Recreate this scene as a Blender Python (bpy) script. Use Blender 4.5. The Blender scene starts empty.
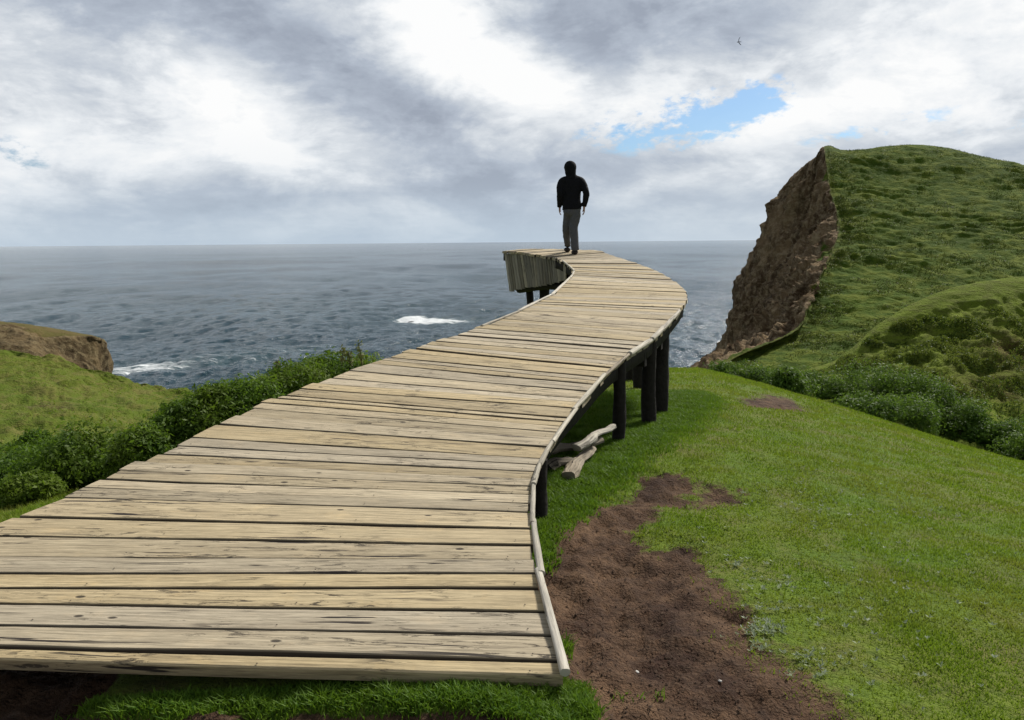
import bpy, bmesh, math, random
import numpy as np
from mathutils import Vector, Matrix
from mathutils.bvhtree import BVHTree
R = math.radians
random.seed(7); rng = np.random.default_rng(7)
scn = bpy.context.scene
COL = scn.collection

# ---------------------------------------------------------------- camera
F = 774.0; CZ = 1.65
TH = math.atan(118 / F); PH = 0.0085
fwd = Vector((0, math.cos(TH), -math.sin(TH)))
r0 = Vector((1, 0, 0)); u0 = Vector((0, math.sin(TH), math.cos(TH)))
cu = u0 * math.cos(PH) + r0 * math.sin(PH)
cr = r0 * math.cos(PH) - u0 * math.sin(PH)
cam_d = bpy.data.cameras.new('camera'); cam = bpy.data.objects.new('camera', cam_d); COL.objects.link(cam)
cam_d.lens = F / 1024 * 36; cam_d.sensor_width = 36; cam_d.clip_end = 300000; cam_d.clip_start = 0.05
M = Matrix((cr, cu, -fwd)).transposed().to_4x4(); M.translation = (0, 0, CZ)
cam.matrix_world = M
scn.camera = cam
CAMP = Vector((0, 0, CZ))

def ray(px, py):
    return fwd + cr * ((px - 512) / F) + cu * (-(py - 360) / F)
def at(px, py, Y):
    d = ray(px, py); return CAMP + d * (Y / d.y)
def onz(px, py, zf, y0=1.5, y1=40):
    d = ray(px, py); lo, hi = y0, y1
    Y = y0
    while Y < y1:
        p = CAMP + d * (Y / d.y)
        if p.z < zf(p.x, p.y): break
        Y += 0.02
    return CAMP + d * (Y / d.y)

# ---------------------------------------------------------------- noise
_perm = rng.permutation(256); _perm = np.concatenate([_perm, _perm, _perm])
_grad = rng.normal(size=(256, 3)); _grad /= np.linalg.norm(_grad, axis=1)[:, None]
def perlin(x, y, z):
    x, y, z = np.broadcast_arrays(np.asarray(x, float), y, z)
    xi = np.floor(x).astype(int); yi = np.floor(y).astype(int); zi = np.floor(z).astype(int)
    xf = x - xi; yf = y - yi; zf = z - zi
    xi &= 255; yi &= 255; zi &= 255
    f = lambda t: t * t * t * (t * (t * 6 - 15) + 10)
    u, v, w = f(xf), f(yf), f(zf); out = 0
    for a in (0, 1):
        for b in (0, 1):
            for c in (0, 1):
                h = _perm[_perm[_perm[xi + a] + yi + b] + zi + c] & 255
                g = _grad[h]
                d = g[..., 0] * (xf - a) + g[..., 1] * (yf - b) + g[..., 2] * (zf - c)
                out = out + d * (u if a else 1 - u) * (v if b else 1 - v) * (w if c else 1 - w)
    return out * 1.4
def fbm(x, y, z=0.0, o=4, l=2.0, g=0.5):
    s = 0; a = 1; t = 0
    for i in range(o):
        s = s + a * perlin(x * l**i + 17.3 * i, y * l**i + 5.1 * i, z * l**i + 9.7 * i); t += a; a *= g
    return s / t
def sstep(a, b, x):
    t = np.clip((x - a) / (b - a), 0, 1); return t * t * (3 - 2 * t)

# ---------------------------------------------------------------- materials
class NT:
    def __init__(s, tree): s.t = tree; s.n = tree.nodes; s.l = tree.links
    def node(s, typ, **kw):
        n = s.n.new(typ)
        for k, v in kw.items():
            if k.startswith('i_'):
                s.set(n.inputs[k[2:].replace('_', ' ')], v)
            else: setattr(n, k, v)
        return n
    def set(s, sock, v):
        if isinstance(v, bpy.types.NodeSocket): s.l.new(v, sock)
        elif isinstance(v, (tuple, list)) and sock.type == 'RGBA' and len(v) == 3: sock.default_value = (*v, 1)
        else: sock.default_value = v
    def m(s, op, a, b=None, c=None, clamp=False):
        n = s.n.new('ShaderNodeMath'); n.operation = op; n.use_clamp = clamp
        for i, v in enumerate((a, b, c)):
            if v is not None: s.set(n.inputs[i], v)
        return n.outputs[0]
    def mix(s, f, a, b, typ='MIX'):
        n = s.n.new('ShaderNodeMix'); n.data_type = 'RGBA'; n.blend_type = typ
        s.set(n.inputs[0], f); s.set(n.inputs[6], a); s.set(n.inputs[7], b); return n.outputs[2]
    def ramp(s, f, stops):
        n = s.n.new('ShaderNodeValToRGB'); s.set(n.inputs[0], f)
        e = n.color_ramp.elements
        while len(e) < len(stops): e.new(0.5)
        for i, (p, c) in enumerate(stops):
            e[i].position = p; e[i].color = (*c, 1) if isinstance(c, tuple) else (c, c, c, 1)
        return n.outputs[0]
    def noise(s, vec, scale, detail=4, rough=0.5, dist=0.0):
        n = s.node('ShaderNodeTexNoise'); s.set(n.inputs['Vector'], vec)
        n.inputs['Scale'].default_value = scale; n.inputs['Detail'].default_value = detail
        n.inputs['Roughness'].default_value = rough; n.inputs['Distortion'].default_value = dist
        return n.outputs[0]
    def sc(s, vec, v3):
        n = s.n.new('ShaderNodeVectorMath'); n.operation = 'MULTIPLY'; s.set(n.inputs[0], vec); n.inputs[1].default_value = v3
        return n.outputs[0]
    def attr(s, name): return s.node('ShaderNodeAttribute', attribute_name=name).outputs['Fac']
    def bump(s, h, strength=0.3, dist=0.02):
        n = s.node('ShaderNodeBump'); n.inputs['Strength'].default_value = strength; n.inputs['Distance'].default_value = dist
        s.set(n.inputs['Height'], h); return n.outputs[0]
def mat(name):
    m = bpy.data.materials.new(name); m.use_nodes = True
    t = NT(m.node_tree); b = m.node_tree.nodes['Principled BSDF']
    return m, t, b
def pos(t): return t.node('ShaderNodeNewGeometry').outputs['Position']

def simple(name, c, rough=0.8, var=0.25, scale=20, bump=0.3, bd=0.01, spec=0.3):
    m, t, b = mat(name)
    n = t.noise(pos(t), scale, 5, 0.6)
    t.set(b.inputs['Base Color'], t.mix(n, tuple(x * (1 - var) for x in c), tuple(min(1, x * (1 + var)) for x in c)))
    b.inputs['Roughness'].default_value = rough; b.inputs['Specular IOR Level'].default_value = spec
    t.set(b.inputs['Normal'], t.bump(n, bump, bd)); return m

def wood_mat(name, c0, c1, cdark, rough=0.75, crack=1.0):
    m, t, b = mat(name)
    uv = t.node('ShaderNodeUVMap', uv_map='uv').outputs[0]
    tone = t.attr('tone')
    g1 = t.noise(t.sc(uv, (3.0, 80, 1)), 1, 6, 0.7, 0.4)
    g2 = t.noise(t.sc(uv, (0.5, 9, 1)), 1, 4, 0.6, 0.5)
    g3 = t.noise(t.sc(uv, (14, 260, 1)), 1, 3, 0.6)
    base = t.mix(t.m('MULTIPLY_ADD', g2, 1.4, -0.2, clamp=True), c0, c1)
    base = t.mix(t.m('MULTIPLY', t.m('SUBTRACT', 0.60, g1, clamp=True), 2.6, clamp=True), base, tuple(x * 0.30 for x in c0))
    base = t.mix(t.m('MULTIPLY', t.m('SUBTRACT', g3, 0.5, clamp=True), 1.2), base, tuple(min(1, x * 1.5) for x in c1))
    ww = t.noise(t.sc(uv, (2.2, 5, 1)), 2, 4, 0.7)
    base = t.mix(t.ramp(ww, [(0.55, 0.0), (0.8, 0.55)]), base, tuple(x * 1.1 for x in (c1[0] * .95, c1[1] * .85, c1[2] * .7)))
    # per-board tone
    hv = t.node('ShaderNodeHueSaturation'); t.set(hv.inputs['Color'], base)
    t.set(hv.inputs['Value'], t.m('MULTIPLY_ADD', tone, 0.55, 0.66)); t.set(hv.inputs['Saturation'], t.m('MULTIPLY_ADD', t.attr('tone2'), 0.42, 0.66))
    base = hv.outputs[0]
    # long cracks
    ck = t.noise(t.sc(uv, (1.6, 38, 1)), 1, 3, 0.6, 0.35)
    ckm = t.ramp(ck, [(0.605, 0.0), (0.625, 1.0)])
    patch = t.noise(t.sc(uv, (0.8, 1.6, 1)), 1.3, 2, 0.5)
    ckm = t.m('MULTIPLY', ckm, t.ramp(patch, [(0.42, 0.0), (0.58, 1.0)]))
    # dark weathered patches & knots
    st = t.noise(t.sc(uv, (5.0, 30, 1)), 1, 6, 0.75, 0.8)
    stm = t.m('MULTIPLY', t.ramp(st, [(0.56, 0.0), (0.62, 1.0)]), t.ramp(t.noise(uv, 1.1, 4, 0.65), [(0.46, 0.0), (0.58, 1.0)]))
    vor = t.node('ShaderNodeTexVoronoi'); t.set(vor.inputs['Vector'], t.sc(uv, (3.4, 7.5, 1))); vor.inputs['Scale'].default_value = 1
    kn = t.m('MULTIPLY', t.ramp(vor.outputs['Distance'], [(0.05, 1.0), (0.085, 0.0)]), 0.9)
    dk = t.m('MAXIMUM', t.m('MAXIMUM', t.m('MULTIPLY', t.attr('gap_shade'), .93), t.m('MAXIMUM', t.m('MULTIPLY', ckm, crack), t.m('MULTIPLY', stm, 0.9))), kn, clamp=True)  # painted shade of the board gaps joins cracks, patches and knots
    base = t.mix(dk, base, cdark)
    t.set(b.inputs['Base Color'], base); b.inputs['Roughness'].default_value = rough
    b.inputs['Specular IOR Level'].default_value = 0.35
    h = t.m('SUBTRACT', t.m('ADD', g1, t.m('MULTIPLY', g2, 0.5)), t.m('MULTIPLY', dk, 1.2))
    t.set(b.inputs['Normal'], t.bump(h, 0.7, 0.006)); return m

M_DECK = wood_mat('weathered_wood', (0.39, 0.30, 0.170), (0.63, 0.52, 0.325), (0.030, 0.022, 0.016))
M_RAIL = wood_mat('pale_wood', (0.44, 0.39, 0.29), (0.62, 0.57, 0.46), (0.05, 0.04, 0.03), crack=0.7)
M_SKIRT = wood_mat('grey_wood', (0.22, 0.19, 0.14), (0.44, 0.38, 0.28), (0.03, 0.026, 0.02), crack=1)
M_OLD = wood_mat('old_wood', (0.20, 0.15, 0.09), (0.40, 0.33, 0.22), (0.02, 0.015, 0.01), crack=1)
M_POST = simple('tarred_wood', (0.020, 0.016, 0.014), 0.8, 0.7, 22, 0.9, 0.015, 0.25)
M_NAIL = simple('rusty_nail', (0.03, 0.018, 0.012), 0.7)

def grass_cols(t, p):
    n1 = t.noise(p, 0.55, 5, 0.6); n2 = t.noise(p, 3.1, 4, 0.65); n3 = t.noise(p, 17, 3, 0.6)
    c = t.mix(t.ramp(n1, [(0.35, 0.0), (0.65, 1.0)]), (0.150, 0.205, 0.018), (0.105, 0.190, 0.013))
    c = t.mix(t.ramp(n2, [(0.42, 0.0), (0.72, 0.8)]), c, (0.180, 0.150, 0.055))
    c = t.mix(t.ramp(n3, [(0.45, 0.0), (0.75, 0.6)]), c, (0.035, 0.075, 0.008))
    return c, n1, n2, n3
def ground_mat():
    m, t, b = mat('turf_and_soil'); p = pos(t)
    c, n1, n2, n3 = grass_cols(t, p)
    s1 = t.noise(p, 2.2, 6, 0.62, 0.4); s2 = t.noise(p, 14, 5, 0.7); s3 = t.noise(p, 70, 3, 0.6)
    soil = t.mix(t.ramp(s1, [(0.36, 0.0), (0.66, 1.0)]), (0.044, 0.020, 0.011), (0.190, 0.112, 0.062))
    soil = t.mix(t.ramp(s2, [(0.4, 0.0), (0.75, 0.75)]), soil, (0.020, 0.011, 0.008))
    soil = t.mix(t.ramp(s3, [(0.5, 0.0), (0.8, 0.5)]), soil, (0.17, 0.12, 0.08))
    d = t.attr('dirt')
    e = t.m('ADD', d, t.m('MULTIPLY', t.m('SUBTRACT', s2, 0.5), 0.9))
    e = t.m('ADD', e, t.m('MULTIPLY', t.m('SUBTRACT', s3, 0.5), 0.35))
    col = t.mix(t.ramp(e, [(0.38, 0.0), (0.62, 1.0)]), c, soil)
    t.set(b.inputs['Base Color'], col); b.inputs['Roughness'].default_value = 0.9; b.inputs['Specular IOR Level'].default_value = 0.2
    h = t.m('ADD', t.m('MULTIPLY', s2, 1.0), t.m('MULTIPLY', s3, 0.45))
    t.set(b.inputs['Normal'], t.bump(h, 1.0, 0.045)); return m
M_GROUND = ground_mat()

def leaf_mat(name, ca, cb, cc, scale=1.2, trans=0.35):
    m, t, b = mat(name); p = pos(t)
    tone = t.attr('tone')
    n = t.noise(p, scale, 4, 0.6)
    c = t.mix(tone, ca, cb)
    c = t.mix(t.ramp(n, [(0.42, 0.0), (0.68, 0.9)]), c, cc)
    t.set(b.inputs['Base Color'], c); b.inputs['Roughness'].default_value = 0.6; b.inputs['Specular IOR Level'].default_value = 0.25
    tr = t.node('ShaderNodeBsdfTranslucent'); t.set(tr.inputs['Color'], t.mix(0.5, c, tuple(min(1, x * 1.6) for x in cb)))
    mx = t.node('ShaderNodeMixShader'); mx.inputs[0].default_value = trans
    t.l.new(b.outputs[0], mx.inputs[1]); t.l.new(tr.outputs[0], mx.inputs[2])
    t.l.new(mx.outputs[0], t.n['Material Output'].inputs['Surface']); return m
M_BLADE = leaf_mat('grass_blades', (0.090, 0.170, 0.009), (0.195, 0.285, 0.018), (0.250, 0.235, 0.045), 1.3)
M_LUSH = leaf_mat('lush_grass', (0.045, 0.125, 0.007), (0.150, 0.255, 0.017), (0.110, 0.185, 0.016), 3)
M_SHRUB = leaf_mat('shrub_leaves', (0.040, 0.090, 0.008), (0.110, 0.190, 0.014), (0.165, 0.220, 0.022), 0.9, 0.4)
M_SHRUBFAR = leaf_mat('scrub_leaves', (0.045, 0.100, 0.010), (0.130, 0.210, 0.024), (0.060, 0.130, 0.014), 0.25, 0.35)
M_SCRUB = leaf_mat('dark_scrub', (0.055, 0.095, 0.010), (0.150, 0.180, 0.028), (0.055, 0.120, 0.012), 0.25, 0.35)
M_TUFT = leaf_mat('rough_tufts', (0.050, 0.080, 0.010), (0.110, 0.125, 0.022), (0.030, 0.060, 0.008), 0.2, 0.2)
M_WEED = leaf_mat('pale_weed', (0.22, 0.27, 0.15), (0.40, 0.45, 0.32), (0.16, 0.22, 0.08), 5, 0.2)
M_STEM = simple('stem_bark', (0.06, 0.045, 0.03), 0.85, 0.4, 30)
M_DRY = leaf_mat('dry_stalk', (0.16, 0.14, 0.05), (0.24, 0.24, 0.07), (0.10, 0.14, 0.03), 5, 0.2)

def hill_mat(name, ga, gb, gc, ra, rb, rc, soil, sc=1.0):
    m, t, b = mat(name); p = pos(t)
    ps = t.sc(p, (0.5, 0.5, 1.6))
    n1 = t.noise(ps, 0.16 * sc, 5, 0.65, 0.6); n2 = t.noise(ps, 0.75 * sc, 5, 0.7, 0.4); n3 = t.noise(p, 3.0 * sc, 4, 0.7)
    g = t.mix(t.ramp(n1, [(0.35, 0.0), (0.65, 1.0)]), ga, gb)
    g = t.mix(t.ramp(n2, [(0.45, 0.0), (0.62, 0.85)]), g, gc)
    g = t.mix(t.ramp(n3, [(0.5, 0.0), (0.75, 0.6)]), g, tuple(x * 0.45 for x in gc))
    g = t.mix(t.m('MULTIPLY', t.attr('soil'), t.ramp(n3, [(0.35, 0.3), (0.55, 1.0)])), g, soil)
    pv = t.sc(p, (1, 1, 0.3)); r1 = t.noise(pv, 0.22, 6, 0.7, 0.5); r2 = t.noise(p, 0.9, 6, 0.75, 0.4)
    r = t.mix(t.ramp(r1, [(0.42, 0.0), (0.60, 1.0)]), ra, rb)
    r = t.mix(t.ramp(r2, [(0.46, 0.0), (0.66, 0.85)]), r, rc)
    st = t.noise(t.sc(p, (1, 1, 0.15)), 0.6, 4, 0.6); r = t.mix(t.ramp(st, [(0.55, 0.0), (0.7, 0.7)]), r, tuple(x * 0.35 for x in ra))
    e = t.m('ADD', t.attr('rock'), t.m('MULTIPLY', t.m('SUBTRACT', n2, 0.5), 0.7))
    col = t.mix(t.ramp(e, [(0.42, 0.0), (0.56, 1.0)]), g, r)
    t.set(b.inputs['Base Color'], col); b.inputs['Roughness'].default_value = 0.95; b.inputs['Specular IOR Level'].default_value = 0.1
    h = t.m('ADD', n2, t.m('MULTIPLY', n3, 0.35)); h = t.m('ADD', h, t.m('MULTIPLY', r2, t.m('MULTIPLY', t.attr('rock'), 1.5)))
    t.set(b.inputs['Normal'], t.bump(h, 0.8, 0.6)); return m
M_HEAD = hill_mat('headland_turf_and_rock', (0.046, 0.080, 0.008), (0.070, 0.116, 0.010), (0.150, 0.180, 0.024),
                  (0.075, 0.045, 0.022), (0.24, 0.165, 0.09), (0.40, 0.31, 0.19), (0.07, 0.035, 0.02))
M_HILL = hill_mat('scrubby_hillside', (0.140, 0.190, 0.020), (0.180, 0.235, 0.024), (0.135, 0.155, 0.032),
                  (0.10, 0.07, 0.05), (0.16, 0.12, 0.08), (0.2, 0.15, 0.1), (0.085, 0.040, 0.022), 2.2)
M_SLOPE = hill_mat('grassy_slope', (0.120, 0.150, 0.020), (0.100, 0.145, 0.018), (0.165, 0.155, 0.045),
                  (0.20, 0.14, 0.07), (0.30, 0.23, 0.13), (0.36, 0.28, 0.17), (0.1, 0.07, 0.04), 1.6)
M_CLIFF = hill_mat('ochre_cliff', (0.085, 0.085, 0.020), (0.11, 0.095, 0.03), (0.13, 0.10, 0.04),
                  (0.060, 0.042, 0.022), (0.16, 0.115, 0.058), (0.25, 0.20, 0.11), (0.2, 0.14, 0.07), 1)

# ---------------------------------------------------------------- object helpers
def tag(o, label=None, cat=None, group=None, kind=None):
    if label: o['label'] = label
    if cat: o['category'] = cat
    if group: o['group'] = group
    if kind: o['kind'] = kind
    return o
def empty(name, loc=(0, 0, 0)):
    o = bpy.data.objects.new(name, None); o.location = loc; COL.objects.link(o); o.empty_display_size = 0.1; return o
def link(name, me, parent=None):
    o = bpy.data.objects.new(name, me); COL.objects.link(o)
    if parent is not None:
        o.parent = parent
        pl = parent.location if parent.parent is None else parent.location + parent.parent.location
        me.transform(Matrix.Translation(-pl)) if me.users <= 1 else None
    return o
def np_mesh(name, V, faces_list, material, smooth=True, attrs=None, uv=None):
    """faces_list: list of int arrays (n,3) or (n,4); attrs: dict name->per-vertex; uv: per-vertex (n,2)"""
    me = bpy.data.meshes.new(name); V = np.asarray(V, np.float32)
    me.vertices.add(len(V)); me.vertices.foreach_set('co', V.ravel())
    loops = np.concatenate([f.ravel() for f in faces_list]).astype(np.int32)
    tot = np.concatenate([np.full(len(f), f.shape[1]) for f in faces_list]).astype(np.int32)
    start = np.concatenate([[0], np.cumsum(tot)[:-1]]).astype(np.int32)
    me.loops.add(len(loops)); me.loops.foreach_set('vertex_index', loops)
    me.polygons.add(len(tot)); me.polygons.foreach_set('loop_start', start); me.polygons.foreach_set('loop_total', tot)
    me.polygons.foreach_set('use_smooth', np.full(len(tot), smooth))
    me.update(calc_edges=True)
    for k, v in (attrs or {}).items():
        a = me.attributes.new(k, 'FLOAT', 'POINT'); a.data.foreach_set('value', np.asarray(v, np.float32).ravel())
    if uv is not None:
        l = me.uv_layers.new(name='uv'); l.data.foreach_set('uv', np.asarray(uv, np.float32)[loops].ravel())
    me.materials.append(material); me.validate(); return me
def grid_faces(nr, nc, off=0):
    i = np.arange(nr * nc).reshape(nr, nc) + off
    return np.stack([i[:-1, :-1], i[:-1, 1:], i[1:, 1:], i[1:, :-1]], -1).reshape(-1, 4)
class Acc:
    """collects pieces into one mesh with uv and tone"""
    def __init__(s): s.V = []; s.F = []; s.T = []; s.T2 = []; s.U = []; s.n = 0; s.G = []
    def add(s, V, F, uv=None, tone=0.5, tone2=0.5, gap_shade=0.0):
        V = np.asarray(V, float); s.G.append(np.zeros(len(V)) + gap_shade); s.V.append(V); s.F.append(np.asarray(F) + s.n); s.n += len(V)
        s.T.append(np.full(len(V), tone)); s.T2.append(np.full(len(V), tone2)); s.U.append(np.zeros((len(V), 2)) if uv is None else np.asarray(uv))
    def build(s, name, m, parent=None, smooth=True):
        q = [f for f in s.F if f.shape[1] == 4]; tr = [f for f in s.F if f.shape[1] == 3]
        fl = ([np.concatenate(q)] if q else []) + ([np.concatenate(tr)] if tr else [])
        me = np_mesh(name, np.concatenate(s.V), fl, m, smooth, {'tone': np.concatenate(s.T), 'tone2': np.concatenate(s.T2), 'gap_shade': np.concatenate(s.G)}, np.concatenate(s.U))
        return link(name, me, parent)
def tube(acc, pts, rad, n=10, wob=0.0, tone=0.5, tone2=0.5, flat=1.0, sub=6, seed=0):
    """wobbly tapered log through pts; rad scalar or list; flat squashes vertically"""
    P = np.array([list(p) for p in pts], float); k = len(P)
    rad = np.full(k, rad) if np.isscalar(rad) else np.array(rad, float)
    tt = np.linspace(0, k - 1, (k - 1) * sub + 1)
    C = np.stack([np.interp(tt, range(k), P[:, j]) for j in range(3)], 1); rr = np.interp(tt, range(k), rad)
    T = np.gradient(C, axis=0); T /= np.linalg.norm(T, axis=1)[:, None]
    up = np.array([0, 0, 1.0]) if abs(T[0][2]) < 0.8 else np.array([0, 1.0, 0])
    A = np.cross(T, up); A /= np.linalg.norm(A, axis=1)[:, None]; B = np.cross(A, T)
    ang = np.linspace(0, 2 * np.pi, n, endpoint=False)
    L = np.concatenate([[0], np.cumsum(np.linalg.norm(np.diff(C, axis=0), axis=1))])
    nz = fbm(np.cos(ang)[None] * 0.9 + seed * 3.1, L[:, None] * 3.5, np.sin(ang)[None] * 0.9, 3)
    r = rr[:, None] * (1 + wob * nz * 2)
    V = C[:, None] + A[:, None] * (np.cos(ang)[None, :, None] * r[..., None]) + B[:, None] * (np.sin(ang)[None, :, None] * r[..., None] * flat)
    m = len(C); V = V.reshape(-1, 3)
    i = np.arange(m * n).reshape(m, n); j = np.roll(i, -1, 1)
    F4 = np.stack([i[:-1], i[1:], j[1:], j[:-1]], -1).reshape(-1, 4)
    U = np.stack([np.repeat(L, n) + seed * 7.7, np.tile(ang * rr.mean(), m) + seed * 3.3], 1)
    acc.add(V, F4, U, tone, tone2)
    c0 = C[0] - T[0] * rr[0] * 0.12; c1 = C[-1] + T[-1] * rr[-1] * 0.12
    V2 = np.concatenate([V[:n], [c0], V[-n:], [c1]]); a = np.arange(n); bq = (a + 1) % n
    F3 = np.concatenate([np.stack([a, bq, np.full(n, n)], 1), np.stack([bq + n + 1, a + n + 1, np.full(n, 2 * n + 1)], 1)])
    acc.add(V2, F3, np.zeros((len(V2), 2)) + seed, tone * 0.6, tone2)
def board(acc, p0, p1, width, thick, wdir, nrm, seed=0, tone=0.5, tone2=0.5, seg=10, wob=0.006, w1=None):
    """irregular sawn board from p0 to p1; wdir width direction, nrm thickness direction"""
    p0, p1 = np.array(list(p0), float), np.array(list(p1), float); wdir = np.array(list(wdir), float); nrm = np.array(list(nrm), float)
    t = np.linspace(0, 1, seg + 1); C = p0 + (p1 - p0) * t[:, None]; L = np.linalg.norm(p1 - p0)
    w1 = width if w1 is None else w1; w = width + (w1 - width) * t; e = min(0.008, thick * 0.25)
    prof = [(-.5, -.5, 0, 0), (-.5, .5, 0, -e), (-.5, .5, e, 0), (.5, .5, -e, 0), (.5, .5, 0, -e), (.5, -.5, 0, 0)]
    V = []; U = []
    na = fbm(t * L * 2 + seed * 5, seed * 1.7, 0.3, 3) * wob * 2; nb = fbm(t * L * 2 + seed * 9, seed * 2.7, 5.3, 3) * wob * 2
    for (a, b_, da, db) in prof:
        ww = w * a + da + (na if a < 0 else nb)
        V.append(C + wdir * ww[:, None] + nrm * (thick * b_ + db + nb[:, None] * 0.4)); U.append(np.stack([t * L + seed * 3.7, ww + b_ * thick + seed * 1.3], 1))
    V = np.stack(V, 1); U = np.stack(U, 1); m, n = V.shape[:2]
    i = np.arange(m * n).reshape(m, n); j = np.roll(i, -1, 1)
    F4 = np.stack([i[:-1], j[:-1], j[1:], i[1:]], -1).reshape(-1, 4)
    acc.add(V.reshape(-1, 3), F4, U.reshape(-1, 2), tone, tone2)
    for k, s in ((0, 1), (m - 1, -1)):
        idx = np.array([[0, 1, 4, 5], [1, 2, 3, 4]]);  idx = idx if s < 0 else idx[:, ::-1]
        acc.add(V[k], idx, U[k], tone * 0.7, tone2)

# ---------------------------------------------------------------- ground shape
def pt_in_poly(x, y, poly):
    inside = np.zeros(np.shape(x), bool); n = len(poly)
    for i in range(n):
        x0, y0 = poly[i]; x1, y1 = poly[(i + 1) % n]
        if y0 == y1: continue
        c = ((y0 > y) != (y1 > y)) & (x < (x1 - x0) * (y - y0) / (y1 - y0) + x0); inside ^= c
    return inside
def poly_sd(x, y, poly):
    d = np.full(np.shape(x), 1e9); n = len(poly)
    for i in range(n):
        ax, ay = poly[i]; bx, by = poly[(i + 1) % n]; ex, ey = bx - ax, by - ay
        t = np.clip(((x - ax) * ex + (y - ay) * ey) / (ex * ex + ey * ey + 1e-9), 0, 1)
        d = np.minimum(d, np.hypot(x - ax - ex * t, y - ay - ey * t))
    return np.where(pt_in_poly(x, y, poly), d, -d)
def g0(X, Y):
    X = np.asarray(X, float); Y = np.asarray(Y, float)
    Yc = np.maximum(Y, 0.001); u = X / Yc
    k = np.where(u > 0.24, 0.0037 + 0.0077 * np.clip((u - 0.24) / 0.42, 0, 3) ** 1.3, np.where(u < -0.1, 0.0037 + 0.02 * np.clip(-u - 0.1, 0, 2), 0.0037))
    k = np.minimum(k * 1.13, 0.024)
    z = -k * Yc ** 2 - 0.003 * np.maximum(np.abs(X) - 7, 0) ** 2 - 0.02 * np.maximum(-Y - 2, 0) ** 1.5
    return z
gz0 = lambda x, y: float(g0(x, y))
def pxpoly(L): return [(lambda p: (p.x, p.y))(onz(a, b, gz0)) for a, b in L]
DIRT = [pxpoly([(560, 612), (549, 575), (556, 545), (578, 518), (612, 496), (655, 474), (690, 469), (688, 488), (660, 508), (640, 530), (648, 546), (692, 543), (708, 562), (712, 600), (722, 640), (760, 672), (800, 700), (812, 760), (600, 760), (592, 700), (575, 665)]),
        pxpoly([(690, 480), (755, 486), (745, 502), (700, 500)]),
        pxpoly([(735, 397), (765, 394), (800, 402), (812, 414), (778, 410), (742, 406)])]
FRONT = (lambda L: [(lambda p: (p.x, p.y))(onz(a, b, lambda x, y: .075)) for a, b in L])([(70, 686), (120, 640), (300, 620), (575, 620), (592, 700), (594, 730), (545, 716), (400, 703), (250, 699), (170, 698), (110, 692)])
LDIRT = [(-5.2, 3.6), (-3.25, 4.75), (-3.0, 4.6), (-2.0, 1.0), (-6, 1.0)]
def masks(X, Y):
    wob = fbm(X * 2.0, Y * 2.0, 3.0, 5, g=0.65) * 0.42 + fbm(X * 11, Y * 11, 1.0, 3) * 0.10
    d = np.zeros(np.shape(X))
    for i, p in enumerate(DIRT):
        soft = (0.2, 0.3, 0.5)[i]
        d = np.maximum(d, sstep(-soft, soft, poly_sd(X, Y, p) + wob * (1 if i == 0 else 0.8)) * (1 if i == 0 else 0.85))
    # foreground bare strip in front of the boards
    bare = sstep(-0.08, 0.08, (3.9 - Y) + wob * 0.2) * sstep(0.55, 0.25, X) * sstep(-3.6, -3.2, X)
    front = sstep(-0.05, 0.05, poly_sd(X, Y, FRONT) + wob * 0.25)
    d = np.maximum(d, bare * (1 - front))
    d = np.maximum(d, sstep(-0.1, 0.1, poly_sd(X, Y, LDIRT) + wob))
    # sparse worn zone right of the path
    sparse = sstep(0.95, 0.0, -poly_sd(X, Y, DIRT[0]) + wob * 1.5) * sstep(4.6, 3.4, Y)
    return d, sparse, front
def ground_z(X, Y, dirt=None):
    if dirt is None: dirt = masks(X, Y)[0]
    fade = 1 / (1 + (np.abs(Y) / 25) ** 2)
    z = g0(X, Y) + fbm(X * 0.45, Y * 0.45, 0.0, 4) * 0.09 * fade + fbm(X * 2.2, Y * 2.2, 4.0, 3) * 0.022 * fade
    z = z - dirt * 0.045 - dirt * fade * (0.5 - np.abs(fbm(X * 3.4 + Y * .9, Y * 1.1 - X * .4, 6.0, 4, g=.6))) ** 2 * 0.16 + dirt * .02 + dirt * (fbm(X * 3.1, Y * 3.1, 8.0, 5, g=0.65) * 0.12 + np.abs(fbm(X * 11, Y * 11, 2.0, 3)) * 0.02)
    z = z + (0.072 + dirt * .012) * sstep(0.75, 0.2, X) * sstep(3.2, 2.85, Y) * sstep(-6, -3.5, X) * sstep(0.2, 1.2, Y)
    bank = np.exp(-(((X - 5.0) / 1.3) ** 2 + ((Y - 13.6) / 1.2) ** 2)); z = z + bank * 0.05
    return z
def axis(a, b, dense, step):
    out = [dense[0]]
    x = dense[0]; s = step
    L = []
    while x > a: s *= 1.09; x -= s; L.append(x)
    mid = list(np.arange(dense[0], dense[1], step)); x = mid[-1]; s = step; Rr = []
    while x < b: s *= 1.09; x += s; Rr.append(x)
    return np.array(L[::-1] + mid + Rr)
ax = axis(-90, 110, (-3.0, 4.2), 0.028); ay = axis(-30, 112, (2.2, 8.0), 0.028)
GX, GY = np.meshgrid(ax, ay); gd, gsp, gfr = masks(GX, GY)
GZ = ground_z(GX, GY, gd)
me = np_mesh('ground', np.stack([GX, GY, GZ], -1).reshape(-1, 3), [grid_faces(*GX.shape)], M_GROUND, True, {'dirt': np.clip(gd + gsp * 0.42, 0, 1)})
tag(link('ground', me), kind='structure')
def gzz(x, y): return float(ground_z(np.array([x], float), np.array([y], float))[0])

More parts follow.
